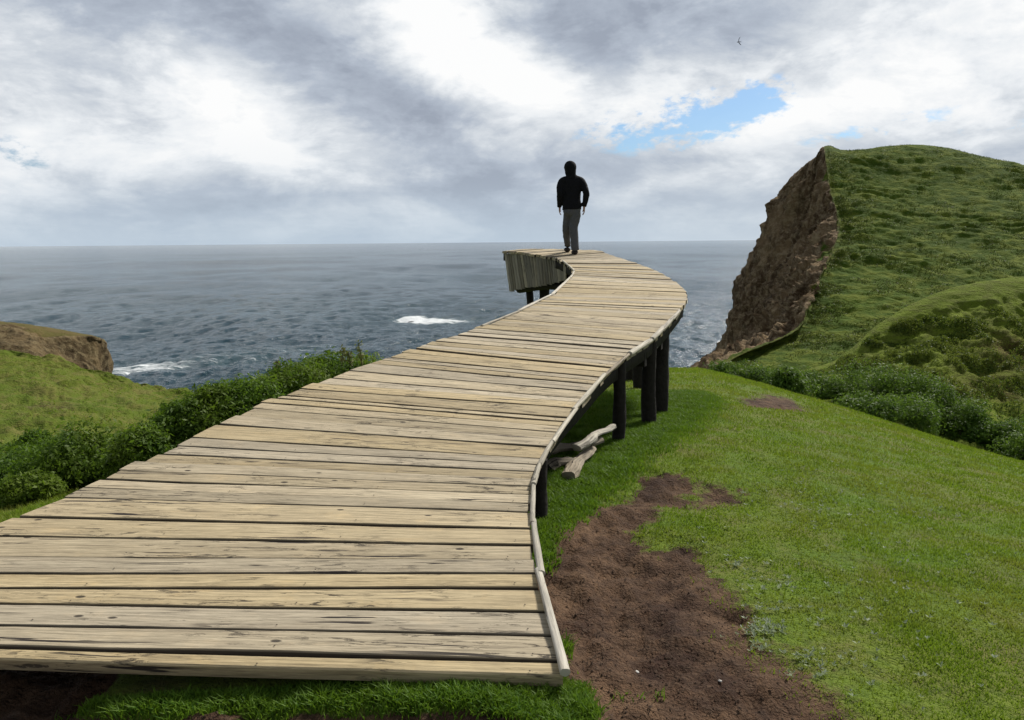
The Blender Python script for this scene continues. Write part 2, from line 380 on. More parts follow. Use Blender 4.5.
# ---------------------------------------------------------------- the sea
SEA = CZ - 45.0
def sea_mat():
    m, t, b = mat('sea_water'); p = pos(t)
    w1 = t.noise(t.sc(p, (0.6, 1.0, 1)), 0.16, 5, 0.62, 0.5); w2 = t.noise(t.sc(p, (0.45, 1.0, 1)), 0.6, 4, 0.6, 0.3)
    w3 = t.noise(t.sc(p, (0.5, 1, 1)), 0.028, 4, 0.6, 0.4); w4 = t.noise(t.sc(p, (0.35, 1, 1)), 0.004, 4, 0.6, 0.4)
    base = t.mix(t.ramp(w4, [(0.35, 0.0), (0.65, 1.0)]), (0.010, 0.036, 0.052), (0.018, 0.054, 0.070))
    def foamblob(px, py, sx, sy, amp):
        d = ray(px, py); q = CAMP + d * ((SEA - CZ) / d.z)
        d2 = ray(px, py + 1); q2 = CAMP + d2 * ((SEA - CZ) / d2.z); my = abs(q.y - q2.y); mx = q.y / F
        xx = t.node('ShaderNodeSeparateXYZ'); t.set(xx.inputs[0], p)
        a = t.m('DIVIDE', t.m('SUBTRACT', xx.outputs[0], q.x), sx * mx); c = t.m('DIVIDE', t.m('SUBTRACT', xx.outputs[1], q.y), sy * my)
        e = t.m('ADD', t.m('MULTIPLY', a, a), t.m('MULTIPLY', c, c))
        return t.m('MULTIPLY', t.m('EXPONENT', t.m('MULTIPLY', e, -1)), amp)
    fm = None
    for bl in [(412, 325.5, 15, 2.4, .85), (430, 327, 26, 3.2, 0.5), (470, 327, 40, 4, 0.30), (135, 385, 60, 5, 0.42), (118, 374, 24, 3, 0.33), (215, 378, 90, 8, 0.28), (100, 335, 80, 6, 0.13), (300, 365, 70, 8, 0.24), (60, 345, 60, 4, 0.15), (690, 366, 40, 10, 0.15)]:
        f = foamblob(*bl); fm = f if fm is None else t.m('ADD', fm, f)
    fn = t.noise(t.sc(p, (0.5, 1, 1)), 0.09, 6, 0.72, 0.8); fs = t.noise(t.sc(p, (0.16, 1, 1)), 0.35, 5, 0.7, 0.6)
    f = t.m('ADD', fm, t.m('MULTIPLY', t.m('SUBTRACT', t.m('ADD', t.m('MULTIPLY', fn, 0.5), t.m('MULTIPLY', fs, 0.5)), 0.5), 1.6))
    foam = t.ramp(f, [(0.34, 0.0), (0.52, 0.9)])
    # turquoise churned water round foam
    base = t.mix(t.ramp(fm, [(0.05, 0.0), (0.6, 0.7)]), base, (0.07, 0.125, 0.13))
    t.set(b.inputs['Base Color'], t.mix(foam, base, (0.80, 0.83, 0.84)))
    t.set(b.inputs['Roughness'], t.m('MULTIPLY_ADD', foam, 0.6, 0.13)); b.inputs['IOR'].default_value = 1.33
    b.inputs['Specular IOR Level'].default_value = 0.36
    h = t.m('ADD', t.m('MULTIPLY', w1, 1.6), t.m('MULTIPLY', w2, 1.0))
    t.set(b.inputs['Normal'], t.bump(h, 1.0, 1.0)); return m
S = 140000.0
mm = np.concatenate([np.arange(0.36, 0.0020, -0.00062), [0.0014, 0.0009, 0.0005, 45 / S]])
rr_ = 45 / mm; dr = np.gradient(rr_); aa = np.radians(np.arange(-43, 43.01, 0.075))
RR, AA = np.meshgrid(rr_, aa, indexing='ij'); DR = np.meshgrid(dr, aa, indexing='ij')[0]
WX, WY = RR * np.sin(AA), RR * np.cos(AA); WZ = np.zeros_like(WX)
for k, (lam, amp) in enumerate([(3.2, .30), (6, .58), (11, .85), (20, .85), (38, .8), (75, 1.6), (150, 3.2), (300, 5.0), (650, 7), (1400, 7)]):
    wgt = sstep(1.6, 3.5, lam / DR)
    if wgt.max() <= 0: continue
    th_ = 0.28 * math.sin(k * 2.4); cx, sx_ = math.cos(th_), math.sin(th_)
    u_, v_ = WX * cx + WY * sx_, -WX * sx_ + WY * cx
    q_ = perlin(u_ / lam * 1.5 + k * 3.3, v_ / lam * .95, k * 1.7); ridge = 0.45 - np.abs(q_) * 1.3
    WZ += wgt * amp * 1.15 * (0.6 * ridge + 0.7 * q_)
nr_, nc_ = WX.shape
V = np.stack([WX, WY, WZ + SEA], -1).reshape(-1, 3); V = np.concatenate([V, [(-S, -S * 0.2, SEA - 3), (S, -S * 0.2, SEA - 3), (S, S, SEA - 3), (-S, S, SEA - 3)]])
me = np_mesh('sea', V, [grid_faces(nr_, nc_), np.array([[0, 1, 2, 3]]) + nr_ * nc_], sea_mat(), True)
tag(link('sea', me), kind='structure')

# ---------------------------------------------------------------- lofted hills
def catmull(P, m):
    """P (n,...) -> upsampled along axis 0"""
    n = len(P); t = np.linspace(0, n - 1, (n - 1) * m + 1); i = np.minimum(t.astype(int), n - 2); f = (t - i).reshape(-1, *([1] * (P.ndim - 1)))
    g = lambda k: P[np.clip(k, 0, n - 1)]
    a, b, c, d = g(i - 1), g(i), g(i + 1), g(i + 2)
    return 0.5 * ((2 * b) + (c - a) * f + (2 * a - 5 * b + 4 * c - d) * f ** 2 + (3 * b - a - 3 * c + d) * f ** 3)
def loft(cols, mc, mr, back=()):
    G = []
    for c in cols:
        pts = []
        for q in c: pts.append(np.array(list(at(*q))) if not isinstance(q, np.ndarray) else q)
        pts = [pts[0] + np.array(bk, float) for bk in back][::-1] + pts
        G.append(pts)
    G = np.array(G)                         # (cols, rows, 3)
    G = catmull(G, mc); G = np.swapaxes(catmull(np.swapaxes(G, 0, 1), mr), 0, 1); return G
def normals(G):
    du = np.gradient(G, axis=0); dv = np.gradient(G, axis=1); n = np.cross(dv, du); n /= np.linalg.norm(n, axis=-1)[..., None] + 1e-9; return n
def warp(w):  # world np array
    return w
def tosea(c, n=1, dx=-3, dy=0):
    return c

# right headland
c0 = [(817, 154, 141), (803, 184, 143), (786, 222, 145), (771, 250, 147), (762, 280, 147), (752, 308, 146), (742, 340, 145), (727, 378, 143), (690, 470, 141)]
c1 = [(820, 151, 139), (815, 187, 136), (806, 222, 134), (790, 250, 133), (775, 280, 130), (760, 308, 127), (742, 340, 124), (708, 372, 122), (690, 460, 120)]
c2 = [(823, 149, 137), (828, 188, 126), (835, 222, 117), (828, 250, 109), (815, 277, 102), (804, 302, 96), (788, 332, 89), (722, 362, 84), (700, 400, 76)]
c2b = [(827, 147, 136.5), (833, 188, 125), (842, 222, 116), (836, 250, 108), (824, 277, 101), (813, 302, 95), (800, 332, 88), (745, 361, 82), (720, 400, 72)]
c3 = [(855, 147, 137), (860, 188, 125), (865, 222, 115), (862, 250, 107), (858, 277, 100), (850, 302, 93), (838, 332, 86), (800, 364, 78), (780, 405, 68)]
c4 = [(925, 141, 138), (930, 188, 124), (930, 222, 114), (930, 250, 106), (930, 277, 99), (925, 302, 92), (915, 332, 84), (900, 366, 76), (890, 405, 66)]
c5 = [(1000, 156, 136), (1005, 190, 124), (1005, 222, 114), (1005, 250, 106), (1005, 277, 98), (1005, 302, 90), (1000, 332, 82), (1000, 370, 74), (1000, 410, 64)]
c6 = [(1060, 167, 134), (1065, 195, 124), (1070, 222, 114), (1070, 250, 106), (1070, 277, 98), (1070, 302, 90), (1070, 332, 82), (1080, 370, 74), (1090, 410, 64)]
c7 = [(1200, 190, 132), (1200, 210, 122), (1210, 235, 112), (1210, 260, 104), (1220, 285, 96), (1220, 310, 88), (1220, 340, 80), (1230, 375, 72), (1250, 420, 62)]
c8 = [(1450, 240, 130), (1450, 255, 120), (1450, 270, 110), (1450, 290, 102), (1450, 310, 94), (1450, 330, 86), (1450, 355, 78), (1460, 385, 70), (1500, 440, 60)]
def shift(c, d): return [np.array(list(at(*q))) + np.array(d, float) for q in c]
cm1 = shift(c0, (4, 28, -5)); cm2 = shift(c0, (16, 75, -22))
G = loft([cm2, cm1, c0, c1, c2, c2b, c3, c4, c5, c6, c7, c8], 34, 30, back=((5, 12, -1.5), (10, 45, -14), (14, 110, -70)))
N = normals(G); sgn = np.sign((N[..., 1:2] * -1).mean()); N = N * sgn
ci = np.linspace(0, 11, G.shape[0])[:, None] * np.ones(G.shape[1])[None]
ri = np.linspace(0, G.shape[1] / 30, G.shape[1])[None] * np.ones(G.shape[0])[:, None]
x, y, z = G[..., 0], G[..., 1], G[..., 2]; rock = 1 - sstep(3.9, 4.6, ci + fbm(x * .10, y * .10, z * .12, 5, g=.65) * 1.5)
crag = fbm(x * .10, y * .10, z * .035, 5, g=0.55) * 5.0 - np.abs(fbm(x * .17 + 4, y * .17, z * .03, 3)) * 5 + 1.4 - np.abs(fbm(x * .42, y * .42 + 3, z * .07, 3)) * 3.0 + .6 + (0.5 - np.abs(fbm(x * .28, y * .28, z * .12, 4, g=0.6))) * 2.6 + fbm(x * .9, y * .9, z * .5, 3) * 0.9
wz = z + fbm(x * 0.05, y * 0.05, 2.0, 3) * 6
terr = (0.5 - np.abs(fbm(x * 0.09, y * 0.09, wz * 0.42, 4, g=0.62))) * 3.4 + (0.5 - np.abs(fbm(x * .22, y * .22, z * 1.3, 3))) * 1.1 + fbm(x * .03, y * .03, z * .03, 2) * 2.2
ph_ = z / 1.05 + fbm(x * .10, y * .10, z * .08, 4) * 3.6; fr_ = ph_ - np.floor(ph_)
step_ = np.where(fr_ < .72, fr_ / .72, (1 - fr_) / .28) * np.clip(.55 + fbm(x * .12 + 9, y * .12, z * .3, 3) * 1.6, 0, 1.2)
terr = terr * .26 + step_ * .42 + fbm(x * .9, y * .9, z * 3.0, 4, g=.65) * .30 + .3
terr = terr * sstep(3.0, 3.6, ri + 0.3) 
edgeprot = 1 - 0.55 * np.exp(-((ci - 4.3) / 0.4) ** 2)
topfade = sstep(3.0, 4.2, ri)
G = G + N * (((crag - 1.9) * rock) * 0.9 * (0.15 + 0.85 * topfade) + (terr - 1.0) * (1 - rock) * (1 - (1 - topfade) * sstep(6.0, 5.0, ci)))[..., None] * edgeprot[..., None]
soilm = np.exp(-((ci - 4.5) / 0.35) ** 2) * 0.55
me = np_mesh('headland', G.reshape(-1, 3), [grid_faces(*G.shape[:2])], M_HEAD, True, {'rock': rock, 'soil': soilm})
HEAD = link('headland', me); tag(HEAD, kind='structure')
HG = G

# mid hillside & valley floor on the right
H = loft([[(690, 371, 64), (690, 380, 46), (690, 392, 34), (690, 440, 22)],
          [(780, 374, 64), (780, 390, 46), (780, 402, 33), (780, 450, 22)],
          [(835, 362, 62), (835, 385, 54), (835, 408, 42), (835, 460, 22)],
          [(880, 326, 62), (880, 360, 57), (880, 400, 45), (880, 500, 22)],
          [(930, 299, 63), (930, 340, 58), (930, 408, 46), (930, 540, 22)],
          [(985, 284, 64), (985, 330, 58.5), (985, 412, 47), (985, 570, 22)],
          [(1060, 279, 65), (1060, 335, 58.5), (1060, 420, 47), (1060, 560, 22)],
          [(1200, 285, 65), (1200, 340, 61), (1210, 430, 48), (1220, 640, 20)],
          [(1450, 330, 62), (1450, 390, 50), (1470, 500, 36), (1500, 760, 18)]], 26, 44, back=((1, 3, -0.6), (3, 14, -5)))
N = normals(H); N *= np.sign(N[..., 2].mean()); x, y, z = H[..., 0], H[..., 1], H[..., 2]
H = H + N * (fbm(x * .35, y * .35, z * .5, 5, g=0.6) * 1.3 + (0.5 - np.abs(fbm(x * .7, y * .7, z * 1.0, 4))) * .8 - 0.35)[..., None] * (.12 + .88 * sstep(2.0, 3.0, np.linspace(0, 5, H.shape[1])))[None, :, None]
def blobmask(G, px, py, Y, r):
    c = np.array(list(at(px, py, Y))); return np.exp(-(np.linalg.norm(G - c, axis=-1) / r) ** 2)
sm = np.clip(blobmask(H, 1012, 365, 56, 2.8) + blobmask(H, 950, 398, 51, 1.6) * .7 + blobmask(H, 992, 398, 52, 1.8) * .8, 0, 1)
me = np_mesh('hillside', H.reshape(-1, 3), [grid_faces(*H.shape[:2])], M_HILL, True, {'rock': sm * 0, 'soil': sm})
HILL = link('hillside', me); tag(HILL, kind='structure')

# left grassy slope and left cliff
Sg = loft([[(-500, 330, 70), (-500, 400, 45), (-500, 520, 28), (-500, 800, 16)],
           [(-200, 335, 70), (-200, 390, 48), (-200, 480, 30), (-200, 710, 16)],
           [(0, 356, 68), (0, 400, 48), (0, 480, 30), (0, 710, 16)],
           [(60, 366, 67), (60, 405, 48), (60, 480, 30), (60, 710, 16)],
           [(115, 382, 66), (110, 410, 48), (110, 480, 30), (110, 710, 16)],
           [(165, 394, 64), (165, 420, 48), (165, 480, 30), (165, 710, 16)],
           [(215, 408, 60), (215, 430, 47), (215, 480, 30), (215, 710, 16)],
           [(300, 440, 50), (300, 460, 42), (300, 500, 30), (300, 730, 16)]], 26, 40, back=((0, 4, -0.8), (0, 16, -9), (0, 30, -36)))
N = normals(Sg); N *= np.sign(N[..., 2].mean()); x, y, z = Sg[..., 0], Sg[..., 1], Sg[..., 2]
lump = fbm(x * .3, y * .3, z * .3, 5, g=0.6) * 1.3 + fbm(x * 1.2, y * 1.2, z * 1.2, 3) * 0.3 - .15
Sg = Sg + N * lump[..., None]
sm = np.clip(blobmask(Sg, 55, 408, 48, 0.9) + blobmask(Sg, 30, 412, 47, .7), 0, 1)
me = np_mesh('grass_slope', Sg.reshape(-1, 3), [grid_faces(*Sg.shape[:2])], M_SLOPE, True, {'rock': sm * 0, 'soil': sm})
SLOPE = link('grass_slope', me); tag(SLOPE, kind='structure')
def lc(x0, rows, d): return [(x0 if np.isscalar(x0) else x0[i], r, d[i]) for i, r in enumerate(rows)]
K = loft([[(-600, 290, 130), (-600, 310, 120), (-600, 350, 112), (-600, 400, 108), (-600, 480, 106)],
          [(-200, 312, 130), (-200, 325, 122), (-200, 350, 114), (-200, 385, 112), (-200, 470, 110)],
          [(-40, 322, 132), (-30, 332, 124), (-20, 350, 116), (-10, 372, 114), (0, 465, 112)],
          [(20, 325, 134), (25, 334, 126), (34, 350, 119), (44, 374, 116), (44, 465, 114)],
          [(55, 330, 136), (48, 340, 129), (52, 354, 126), (60, 378, 123), (60, 465, 121)],
          [(84, 335, 138), (82, 341, 135), (86, 356, 133), (92, 380, 131), (94, 465, 129)],
          [(97, 338, 140), (99, 344, 138.5), (103, 358, 138), (106, 380, 137), (108, 465, 137)],
          [(99, 340, 152), (101, 346, 152), (105, 360, 153), (107, 382, 154), (110, 450, 156)],
          [(60, 340, 185), (60, 346, 186), (60, 360, 188), (60, 382, 190), (60, 440, 192)]], 24, 26, back=((-9, 10, -1.0), (-34, 36, -9)))
N = normals(K); N *= -np.sign(N[..., 1].mean()); x, y, z = K[..., 0], K[..., 1], K[..., 2]
rk = np.linspace(0, 6, K.shape[1])[None] * np.ones(K.shape[0])[:, None]
rockK = sstep(2.35, 2.8, rk + fbm(x * .12, y * .12, z * .1, 3) * 1.0); 
K = K + N * ((fbm(x * .1, y * .1, z * .07, 5, g=.6) * 2.0 + (0.5 - np.abs(fbm(x * .4, y * .4, z * .2, 3))) * 0.9 - 0.2) * (0.25 + 0.75 * rockK))[..., None]
me = np_mesh('cliff', K.reshape(-1, 3), [grid_faces(*K.shape[:2])], M_CLIFF, True, {'rock': rockK, 'soil': rockK * 0 + 0.15})
CL = link('cliff', me); tag(CL, kind='structure')

def bvh_of(G):
    F = grid_faces(*G.shape[:2]); return BVHTree.FromPolygons([tuple(v) for v in G.reshape(-1, 3)], [tuple(f) for f in F])
BH = bvh_of(H); BS = bvh_of(Sg)
def cast(b, px, py):
    h = b.ray_cast(CAMP, ray(px, py).normalized()); return h[0]

# ---------------------------------------------------------------- the boardwalk
def deck_z(Y): return CZ - float(np.interp(Y, [1, 2.6, 13.2, 14.6, 15.4, 16.6, 19], [1.705, 1.53, 0.372, 0.222, 0.178, 0.150, 0.14]))
dz = lambda x, y: deck_z(y)
PAIRS = [((-292, 650), (563, 675)), ((-168, 596), (546, 606)), ((-120, 576), (537, 574)), ((-25, 535), (531, 545)), ((65, 497), (530, 512)), ((125, 471), (531, 486)),
         ((195, 438), (541, 459)), ((250, 411), (556, 434)), ((283, 397), (566, 419)), ((316, 384), (580, 403)), ((352, 370), (591, 391)),
         ((405, 352), (607, 372)), ((443, 339), (629, 354)), ((483, 326), (651, 340)), ((514, 314), (667, 325)), ((534, 304), (679, 311)),
         ((553, 295), (687, 299)), ((564, 285), (685, 290)), ((571, 277.5), (676, 282.5)), ((574.5, 272), (665, 275.5))]
LR = [(onz(*l, dz), onz(*r, dz)) for l, r in PAIRS]
def w(x, y): return Vector((x, y, deck_z(y)))
print('DECK last', LR[-1])
tail = [((570, 266), (650, 268.2)), ((563, 261.2), (628, 260.5)), ((556, 258), (610, 255))]
LR += [(onz(*l, dz), onz(*r, dz)) for l, r in tail]
print('tail', LR[-3:])
LR += [(w(0.56, 14.35), w(1.72, 15.35)), (w(0.30, 14.85), w(1.28, 15.95)), (w(0.06, 15.2), w(0.85, 16.4)), (w(-0.12, 15.5), w(0.35, 16.75)), (w(-0.17, 15.62), w(0.2, 16.85))]
LA = np.array([list(a) for a, b in LR]); RA = np.array([list(b) for a, b in LR])
LA2 = catmull(LA, 8); RA2 = catmull(RA, 8)
mid = (LA2 + RA2) / 2; 
cum = np.concatenate([[0], np.cumsum(np.linalg.norm(np.diff((LA2 + 2 * RA2) / 3, axis=0), axis=1))])
TOT = cum[-1]
def Lp(s): return np.array([np.interp(s, cum, LA2[:, j]) for j in range(3)])
def Rp(s): return np.array([np.interp(s, cum, RA2[:, j]) for j in range(3)])
# seams: measured at the right-hand edge where the photograph shows them
rows = [675, 662, 634, 611, 587, 574, 560, 546.5, 529, 512, 503, 486, 472, 458, 447, 438, 427, 417, 408, 398, 392, 385, 377, 368, 361, 353, 346, 338, 333, 327.5, 320, 313, 308, 303, 298]
seams = []
for r_ in rows:
    if r_ < 462: xr = float(np.interp(r_, [298, 325, 354, 372, 403, 434, 459, 470], [687, 667, 629, 607, 580, 556, 541, 534]))
    else: xr = float(np.interp(r_, [459, 486, 512, 545, 574, 606, 675], [541, 531, 530, 531, 537, 546, 563]))
    p = onz(xr, r_, dz); d = np.hypot(RA2[:, 0] - p.x, RA2[:, 1] - p.y); k = int(np.argmin(d)); seams.append(float(cum[k] if k == 0 else np.interp(p.y, RA2[:, 1], cum)))
seams[0] = 0.0
seams = sorted(set(seams))
while seams[-1] < TOT - 0.14: seams.append(seams[-1] + random.uniform(0.13, 0.21))
seams[-1] = TOT
# split the very wide ones
out = [seams[0]]
for s_ in seams[1:]:
    if s_ - out[-1] > 0.215: out.append((out[-1] + s_) / 2 + random.uniform(-.02, .02))
    out.append(s_)
seams = out; print('planks', len(seams) - 1, 'length', TOT)

WALK = empty('boardwalk', (0, 2.6, 0)); tag(WALK, 'curving weathered wooden boardwalk rising on dark posts towards the sea', 'boardwalk')
deck = Acc(); nails = Acc()
up = np.array([0, 0, 1.0])
prev_slant = 0
for i in range(len(seams) - 1):
    s0, s1 = seams[i], seams[i + 1]
    # seams are not parallel: skew the left end of every seam a little (shared by both neighbours)
    sk = lambda k: 0 if k in (0, len(seams) - 1) else (random.Random(k * 13 + 5).uniform(-0.022, 0.022))
    a0, b0, a1, b1 = Lp(s0 + sk(i)), Rp(s0), Lp(s1 + sk(i + 1)), Rp(s1)
    ln = np.linalg.norm((b0 + b1 - a0 - a1) / 2); along = (b0 + b1 - a0 - a1) / 2 / ln
    ex = random.uniform(-0.015, 0.03) if random.random() < 0.85 else random.uniform(0.03, 0.07)
    a0 = a0 - along * ex; a1 = a1 - along * (ex + random.uniform(-.012, .012)); exr = random.uniform(-.01, .015)
    b0 = b0 + along * exr; b1 = b1 + along * exr
    if i == len(seams) - 3: a0 = a0 - along * .08; a1 = a1 - along * .08
    seg = max(8, int(ln / 0.07)); t = np.linspace(0, 1, seg + 1); tl = t * ln
    E0 = a0 + (b0 - a0) * t[:, None]; E1 = a1 + (b1 - a1) * t[:, None]
    wv = E1 - E0; wl = np.linalg.norm(wv, axis=1)[:, None]; wv = wv / wl
    gap = random.uniform(0.0025, 0.0055)
    if random.random() < 0.25: gap = random.uniform(0.007, 0.011)
    n0 = gap + np.maximum(0, fbm(tl * 1.1 + i * 7.3, i * 3.1, 0.0, 3) * 0.013) + np.abs(fbm(tl * 7 + i * 2.3, i * 3.1, 4.0, 2)) * 0.0035
    n1 = gap * .6 + np.maximum(0, fbm(tl * 1.1 + i * 5.7, i * 1.9, 7.0, 3) * 0.013) + np.abs(fbm(tl * 7 + i * 3.3, i * 1.1, 9.0, 2)) * 0.0035
    # splits: some boards broken at an end
    if random.random() < 0.2: n0 = n0 + 0.012 * np.clip(1 - t / random.uniform(.06, .2), 0, 1)
    if random.random() < 0.2: n1 = n1 + 0.012 * np.clip(1 - (1 - t) / random.uniform(.06, .2), 0, 1)
    th = 0.045; zo = random.uniform(-0.004, 0.004); tilt = random.uniform(-0.004, 0.004); warpz = fbm(tl * 0.8 + i * 2.1, i * 1.3, 0.0, 2) * 0.008
    Wd = wl[:, 0]
    prof = [(0, -th, 0), (0, -0.006, 0), (0, 0, 0.006), (.33, .0012, 0), (.66, .0012, 0), (1, 0, -0.006), (1, -0.006, 0), (1, -th, 0)]
    V = []; U = []
    for (v, h, dv) in prof:
        off = n0 + (Wd - n0 - n1) * v + dv
        V.append(E0 + wv * off[:, None] + up * (h + zo + tilt * (v - .5) * 2 + warpz + (fbm(tl * 3 + i, v * 3.0, i * 1.0, 2) * 0.0015))[:, None])
        U.append(np.stack([tl + i * 5.3, off + i * 1.37 + (h if v in (0, 1) else 0)], 1))
    V = np.stack(V, 1); U = np.stack(U, 1); m_, n_ = V.shape[:2]
    idx = np.arange(m_ * n_).reshape(m_, n_); j = np.roll(idx, -1, 1)
    F4 = np.stack([idx[:-1], j[:-1], j[1:], idx[1:]], -1).reshape(-1, 4)[:, ::-1]
    near = s0 < 1.6
    tone = random.uniform(0.35, 0.95); tone2 = random.uniform(.25, 1.0)
    if i in (0, 2, 3): tone = (0.72, 0, .5, .78)[i]
    deck.add(V.reshape(-1, 3), F4, U.reshape(-1, 2), tone, tone2, np.tile([1, 1, .0, 0, 0, .1, 1, 1] if i else [.55, .12, 0, 0, 0, .1, 1, 1], m_))  # shade between boards painted near black on the plank side faces
    for k, s in ((0, 1), (m_ - 1, -1)):
        q = np.array([[0, 1, 6, 7], [1, 2, 5, 6], [2, 3, 4, 5]]); q = q[:, ::-1] if s > 0 else q
        deck.add(V[k], q, U[k], tone * 0.6, tone2)
    # nail heads over the joists
    if s0 < 7:
        for fr in (0.035, 0.34, 0.66, 0.965):
            for vv in (0.22, 0.78):
                tt = fr + random.uniform(-.006, .006); k = int(tt * seg); c = V[k, 3] * (1 - vv) + V[k, 4] * vv + along * (tt * seg - k) * ln / seg
                c = E0[k] + wv[k] * Wd[k] * (vv + random.uniform(-.05, .05)) + along * (tt * seg - k) * ln / seg; c[2] = V[k, 3][2] + 0.0012
                rr = 0.0038; an = np.linspace(0, 2 * np.pi, 7)[:-1]
                ring = c + np.stack([np.cos(an) * rr, np.sin(an) * rr, an * 0 + 0.0003 + 0.11 * np.sin(an) * rr], 1)
                nails.add(np.concatenate([ring, [c + (0, 0, .0012)]]), np.array([[q, (q + 1) % 6, 6] for q in range(6)]))
nv = np.concatenate(nails.V); deck.add(nv, np.concatenate(nails.F), np.zeros((len(nv), 2)))
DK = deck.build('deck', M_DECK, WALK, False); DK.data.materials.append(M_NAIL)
for p_ in DK.data.polygons:
    if p_.loop_total == 3: p_.material_index = 1
# sheet of joists/stringers under the boards
def sub(acc, f, s0, s1, w_, h_, drop, seed=0):
    n = max(3, int((s1 - s0) / 0.35)); P = []
    for s in np.linspace(s0, s1, n + 1):
        a, b = Lp(s), Rp(s); P.append(a + (b - a) * f - np.array([0, 0, drop + h_ / 2]))
    P = np.array(P)
    for k in range(n):
        d = P[k + 1] - P[k]; d /= np.linalg.norm(d); wd = np.cross(d, up); wd /= np.linalg.norm(wd); nn = np.cross(wd, d)
        board(acc, P[k] - d * .01, P[k + 1] + d * .01, w_, h_, wd, nn, seed + k, 0.4, 0.4, 3, 0.002)
for f, sd in ((0.05, 1), (0.36, 40), (0.66, 80), (0.955, 120)):
    a = Acc(); sub(a, f, 0.36, TOT - 0.1, 0.07, 0.14 if f < .9 else 0.15, 0.052, sd); 
    a.build('stringer', M_POST, WALK)
# edge poles along the right side
def pole_chain(edge, breaks, rad, name, mat_, lift, flat=0.8, outw=0.0, sd=0):
    for k in range(len(breaks) - 1):
        s0, s1 = breaks[k], breaks[k + 1]; a = Acc(); P = []
        for s in np.linspace(s0 - 0.02, s1 + 0.02, 3):
            e = Rp(s) if edge == 'R' else Lp(s); o = Lp(s) if edge == 'R' else Rp(s); dd = (e - o) / np.linalg.norm(e - o)
            P.append(e + dd * outw + up * lift)
        # straight pieces: pull the middle point half-way to the chord
        P[1] = P[1] * 0.3 + (P[0] + P[2]) / 2 * 0.7
        j = np.array([random.uniform(-.010, .010), random.uniform(-.008, .008), random.uniform(-.003, .006)]); P = [p + j for p in P]
        rr = rad * random.uniform(0.85, 1.15)
        tube(a, P, [rr * random.uniform(.9, 1.15), rr, rr * random.uniform(.7, 1.0)], 9, 0.22, random.uniform(.35, 1.0), random.uniform(.2, .7), flat, 12, sd + k)
        a.build(name, mat_, WALK)
def sR(px, py):
    p = onz(px, py, dz); return float(cum[int(np.argmin(np.hypot(RA2[:, 0] - p.x, RA2[:, 1] - p.y)))])
bR = [0.0, sR(538, 575), sR(530, 524), sR(533, 486), sR(538, 466), sR(551, 442), sR(572, 412), sR(604, 376), sR(629, 355), sR(653, 340), sR(680, 312), sR(687, 297)]
print('breaks', [round(b, 2) for b in bR])
pole_chain('R', bR[:8], 0.017, 'edge_pole', M_RAIL, 0.012, 0.9, 0.012, 3)
pole_chain('R', bR[8:11], 0.026, 'edge_pole', M_RAIL, 0.010, 0.9, 0.020, 33)
pole_chain('R', [bR[7], bR[8]], 0.018, 'edge_pole', M_OLD, 0.0, 0.9, 0.010, 53)
def sL(px, py):
    p = onz(px, py, dz); return float(cum[int(np.argmin(np.hypot(LA2[:, 0] - p.x, LA2[:, 1] - p.y)))])
bL = [sL(483, 326), sL(520, 311), sL(553, 295), sL(571, 278), sL(574.5, 271), sL(563, 261)]
pole_chain('L', bL, 0.018, 'edge_pole', M_RAIL, 0.006, 0.8, 0.0, 71)
# flat fascia under the right edge (first few boards), front fascia
# posts
def post(px_top, Ytop, base, r=0.085, sd=0, lean=0, topz=None, xt=None):
    """px_top gives X at depth Ytop"""
    p = at(px_top, 350, Ytop); x = p.x if xt is None else xt
    zt = deck_z(Ytop) - 0.055 if topz is None else topz; zb = base
    a = Acc(); tube(a, [(x + lean, Ytop, zb - 0.25), (x + lean * .5 + .008 * math.sin(sd * 3), Ytop, (zt + zb) / 2), (x, Ytop, zt)], [r * 1.1, r, r * .92], 14, 0.20, 0.5, 0.5, 1, 8, sd)
    a.build('post', M_POST, WALK)
def edgeX(Y, side): 
    A = RA2 if side == 'R' else LA2; k = np.argmin(np.abs(A[:160, 1] - Y)); return A[k, 0]
POSTS = [(0.10, 2.72, 0.05), (0.12, 4.78, .065), (0.52, 7.25, .07), (1.05, 8.25, .075), (1.30, 8.95, .095), (1.95, 10.8, .08)]
for q, (x_, y_, r_) in enumerate([(0.10, 2.75, .045), (0.17, 4.72, .05), (0.99, 7.05, .058), (1.44, 8.0, .072), (1.70, 8.75, .085)]):
    post(0, y_, gzz(x_, y_), r_, 11 + q, xt=x_)
for q, (x_, y_, r_) in enumerate([(-2.5, 2.9, .06), (-1.95, 4.9, .06), (-1.0, 7.3, .07), (0.25, 9.5, .07), (1.92, 11.6, .075), (2.0, 12.9, .08), (1.25, 12.0, .08), (1.6, 14.4, .08)]):
    post(0, y_, gzz(x_, y_), r_, 31 + q, xt=x_)
post(0, 15.55, gzz(0.3, 15.5), .075, 61, lean=0.14, xt=0.34, topz=deck_z(15.5) - .5)
post(0, 15.25, gzz(0.5, 15.3), .105, 62, lean=-0.03, xt=0.66, topz=deck_z(15.3) - .5)
# cross bearers under the boards at the posts
for q, (s_, ) in enumerate([(sR(560, 672) + .45,), (sR(541, 459),), (sR(629, 355),), (sR(651, 340),), (sR(667, 325),), (sR(687, 297),), (sR(665, 275),)]):
    a = Acc(); A, B = Lp(s_), Rp(s_); d = (B - A) / np.linalg.norm(B - A); h = .05 if q == 0 else .14
    f0 = A + d * .06 - up * (.2 + h * 0); f1 = B - d * .05 - up * .2
    if q == 0: f0 = A + d * .06 - up * .11; f1 = B - d * .1 - up * .11
    wd = np.cross(d, up); board(a, f0, f1, .09, h if q else .06, wd, up, q, .4, .4, 6, .003); a.build('cross_bearer', M_POST, WALK)
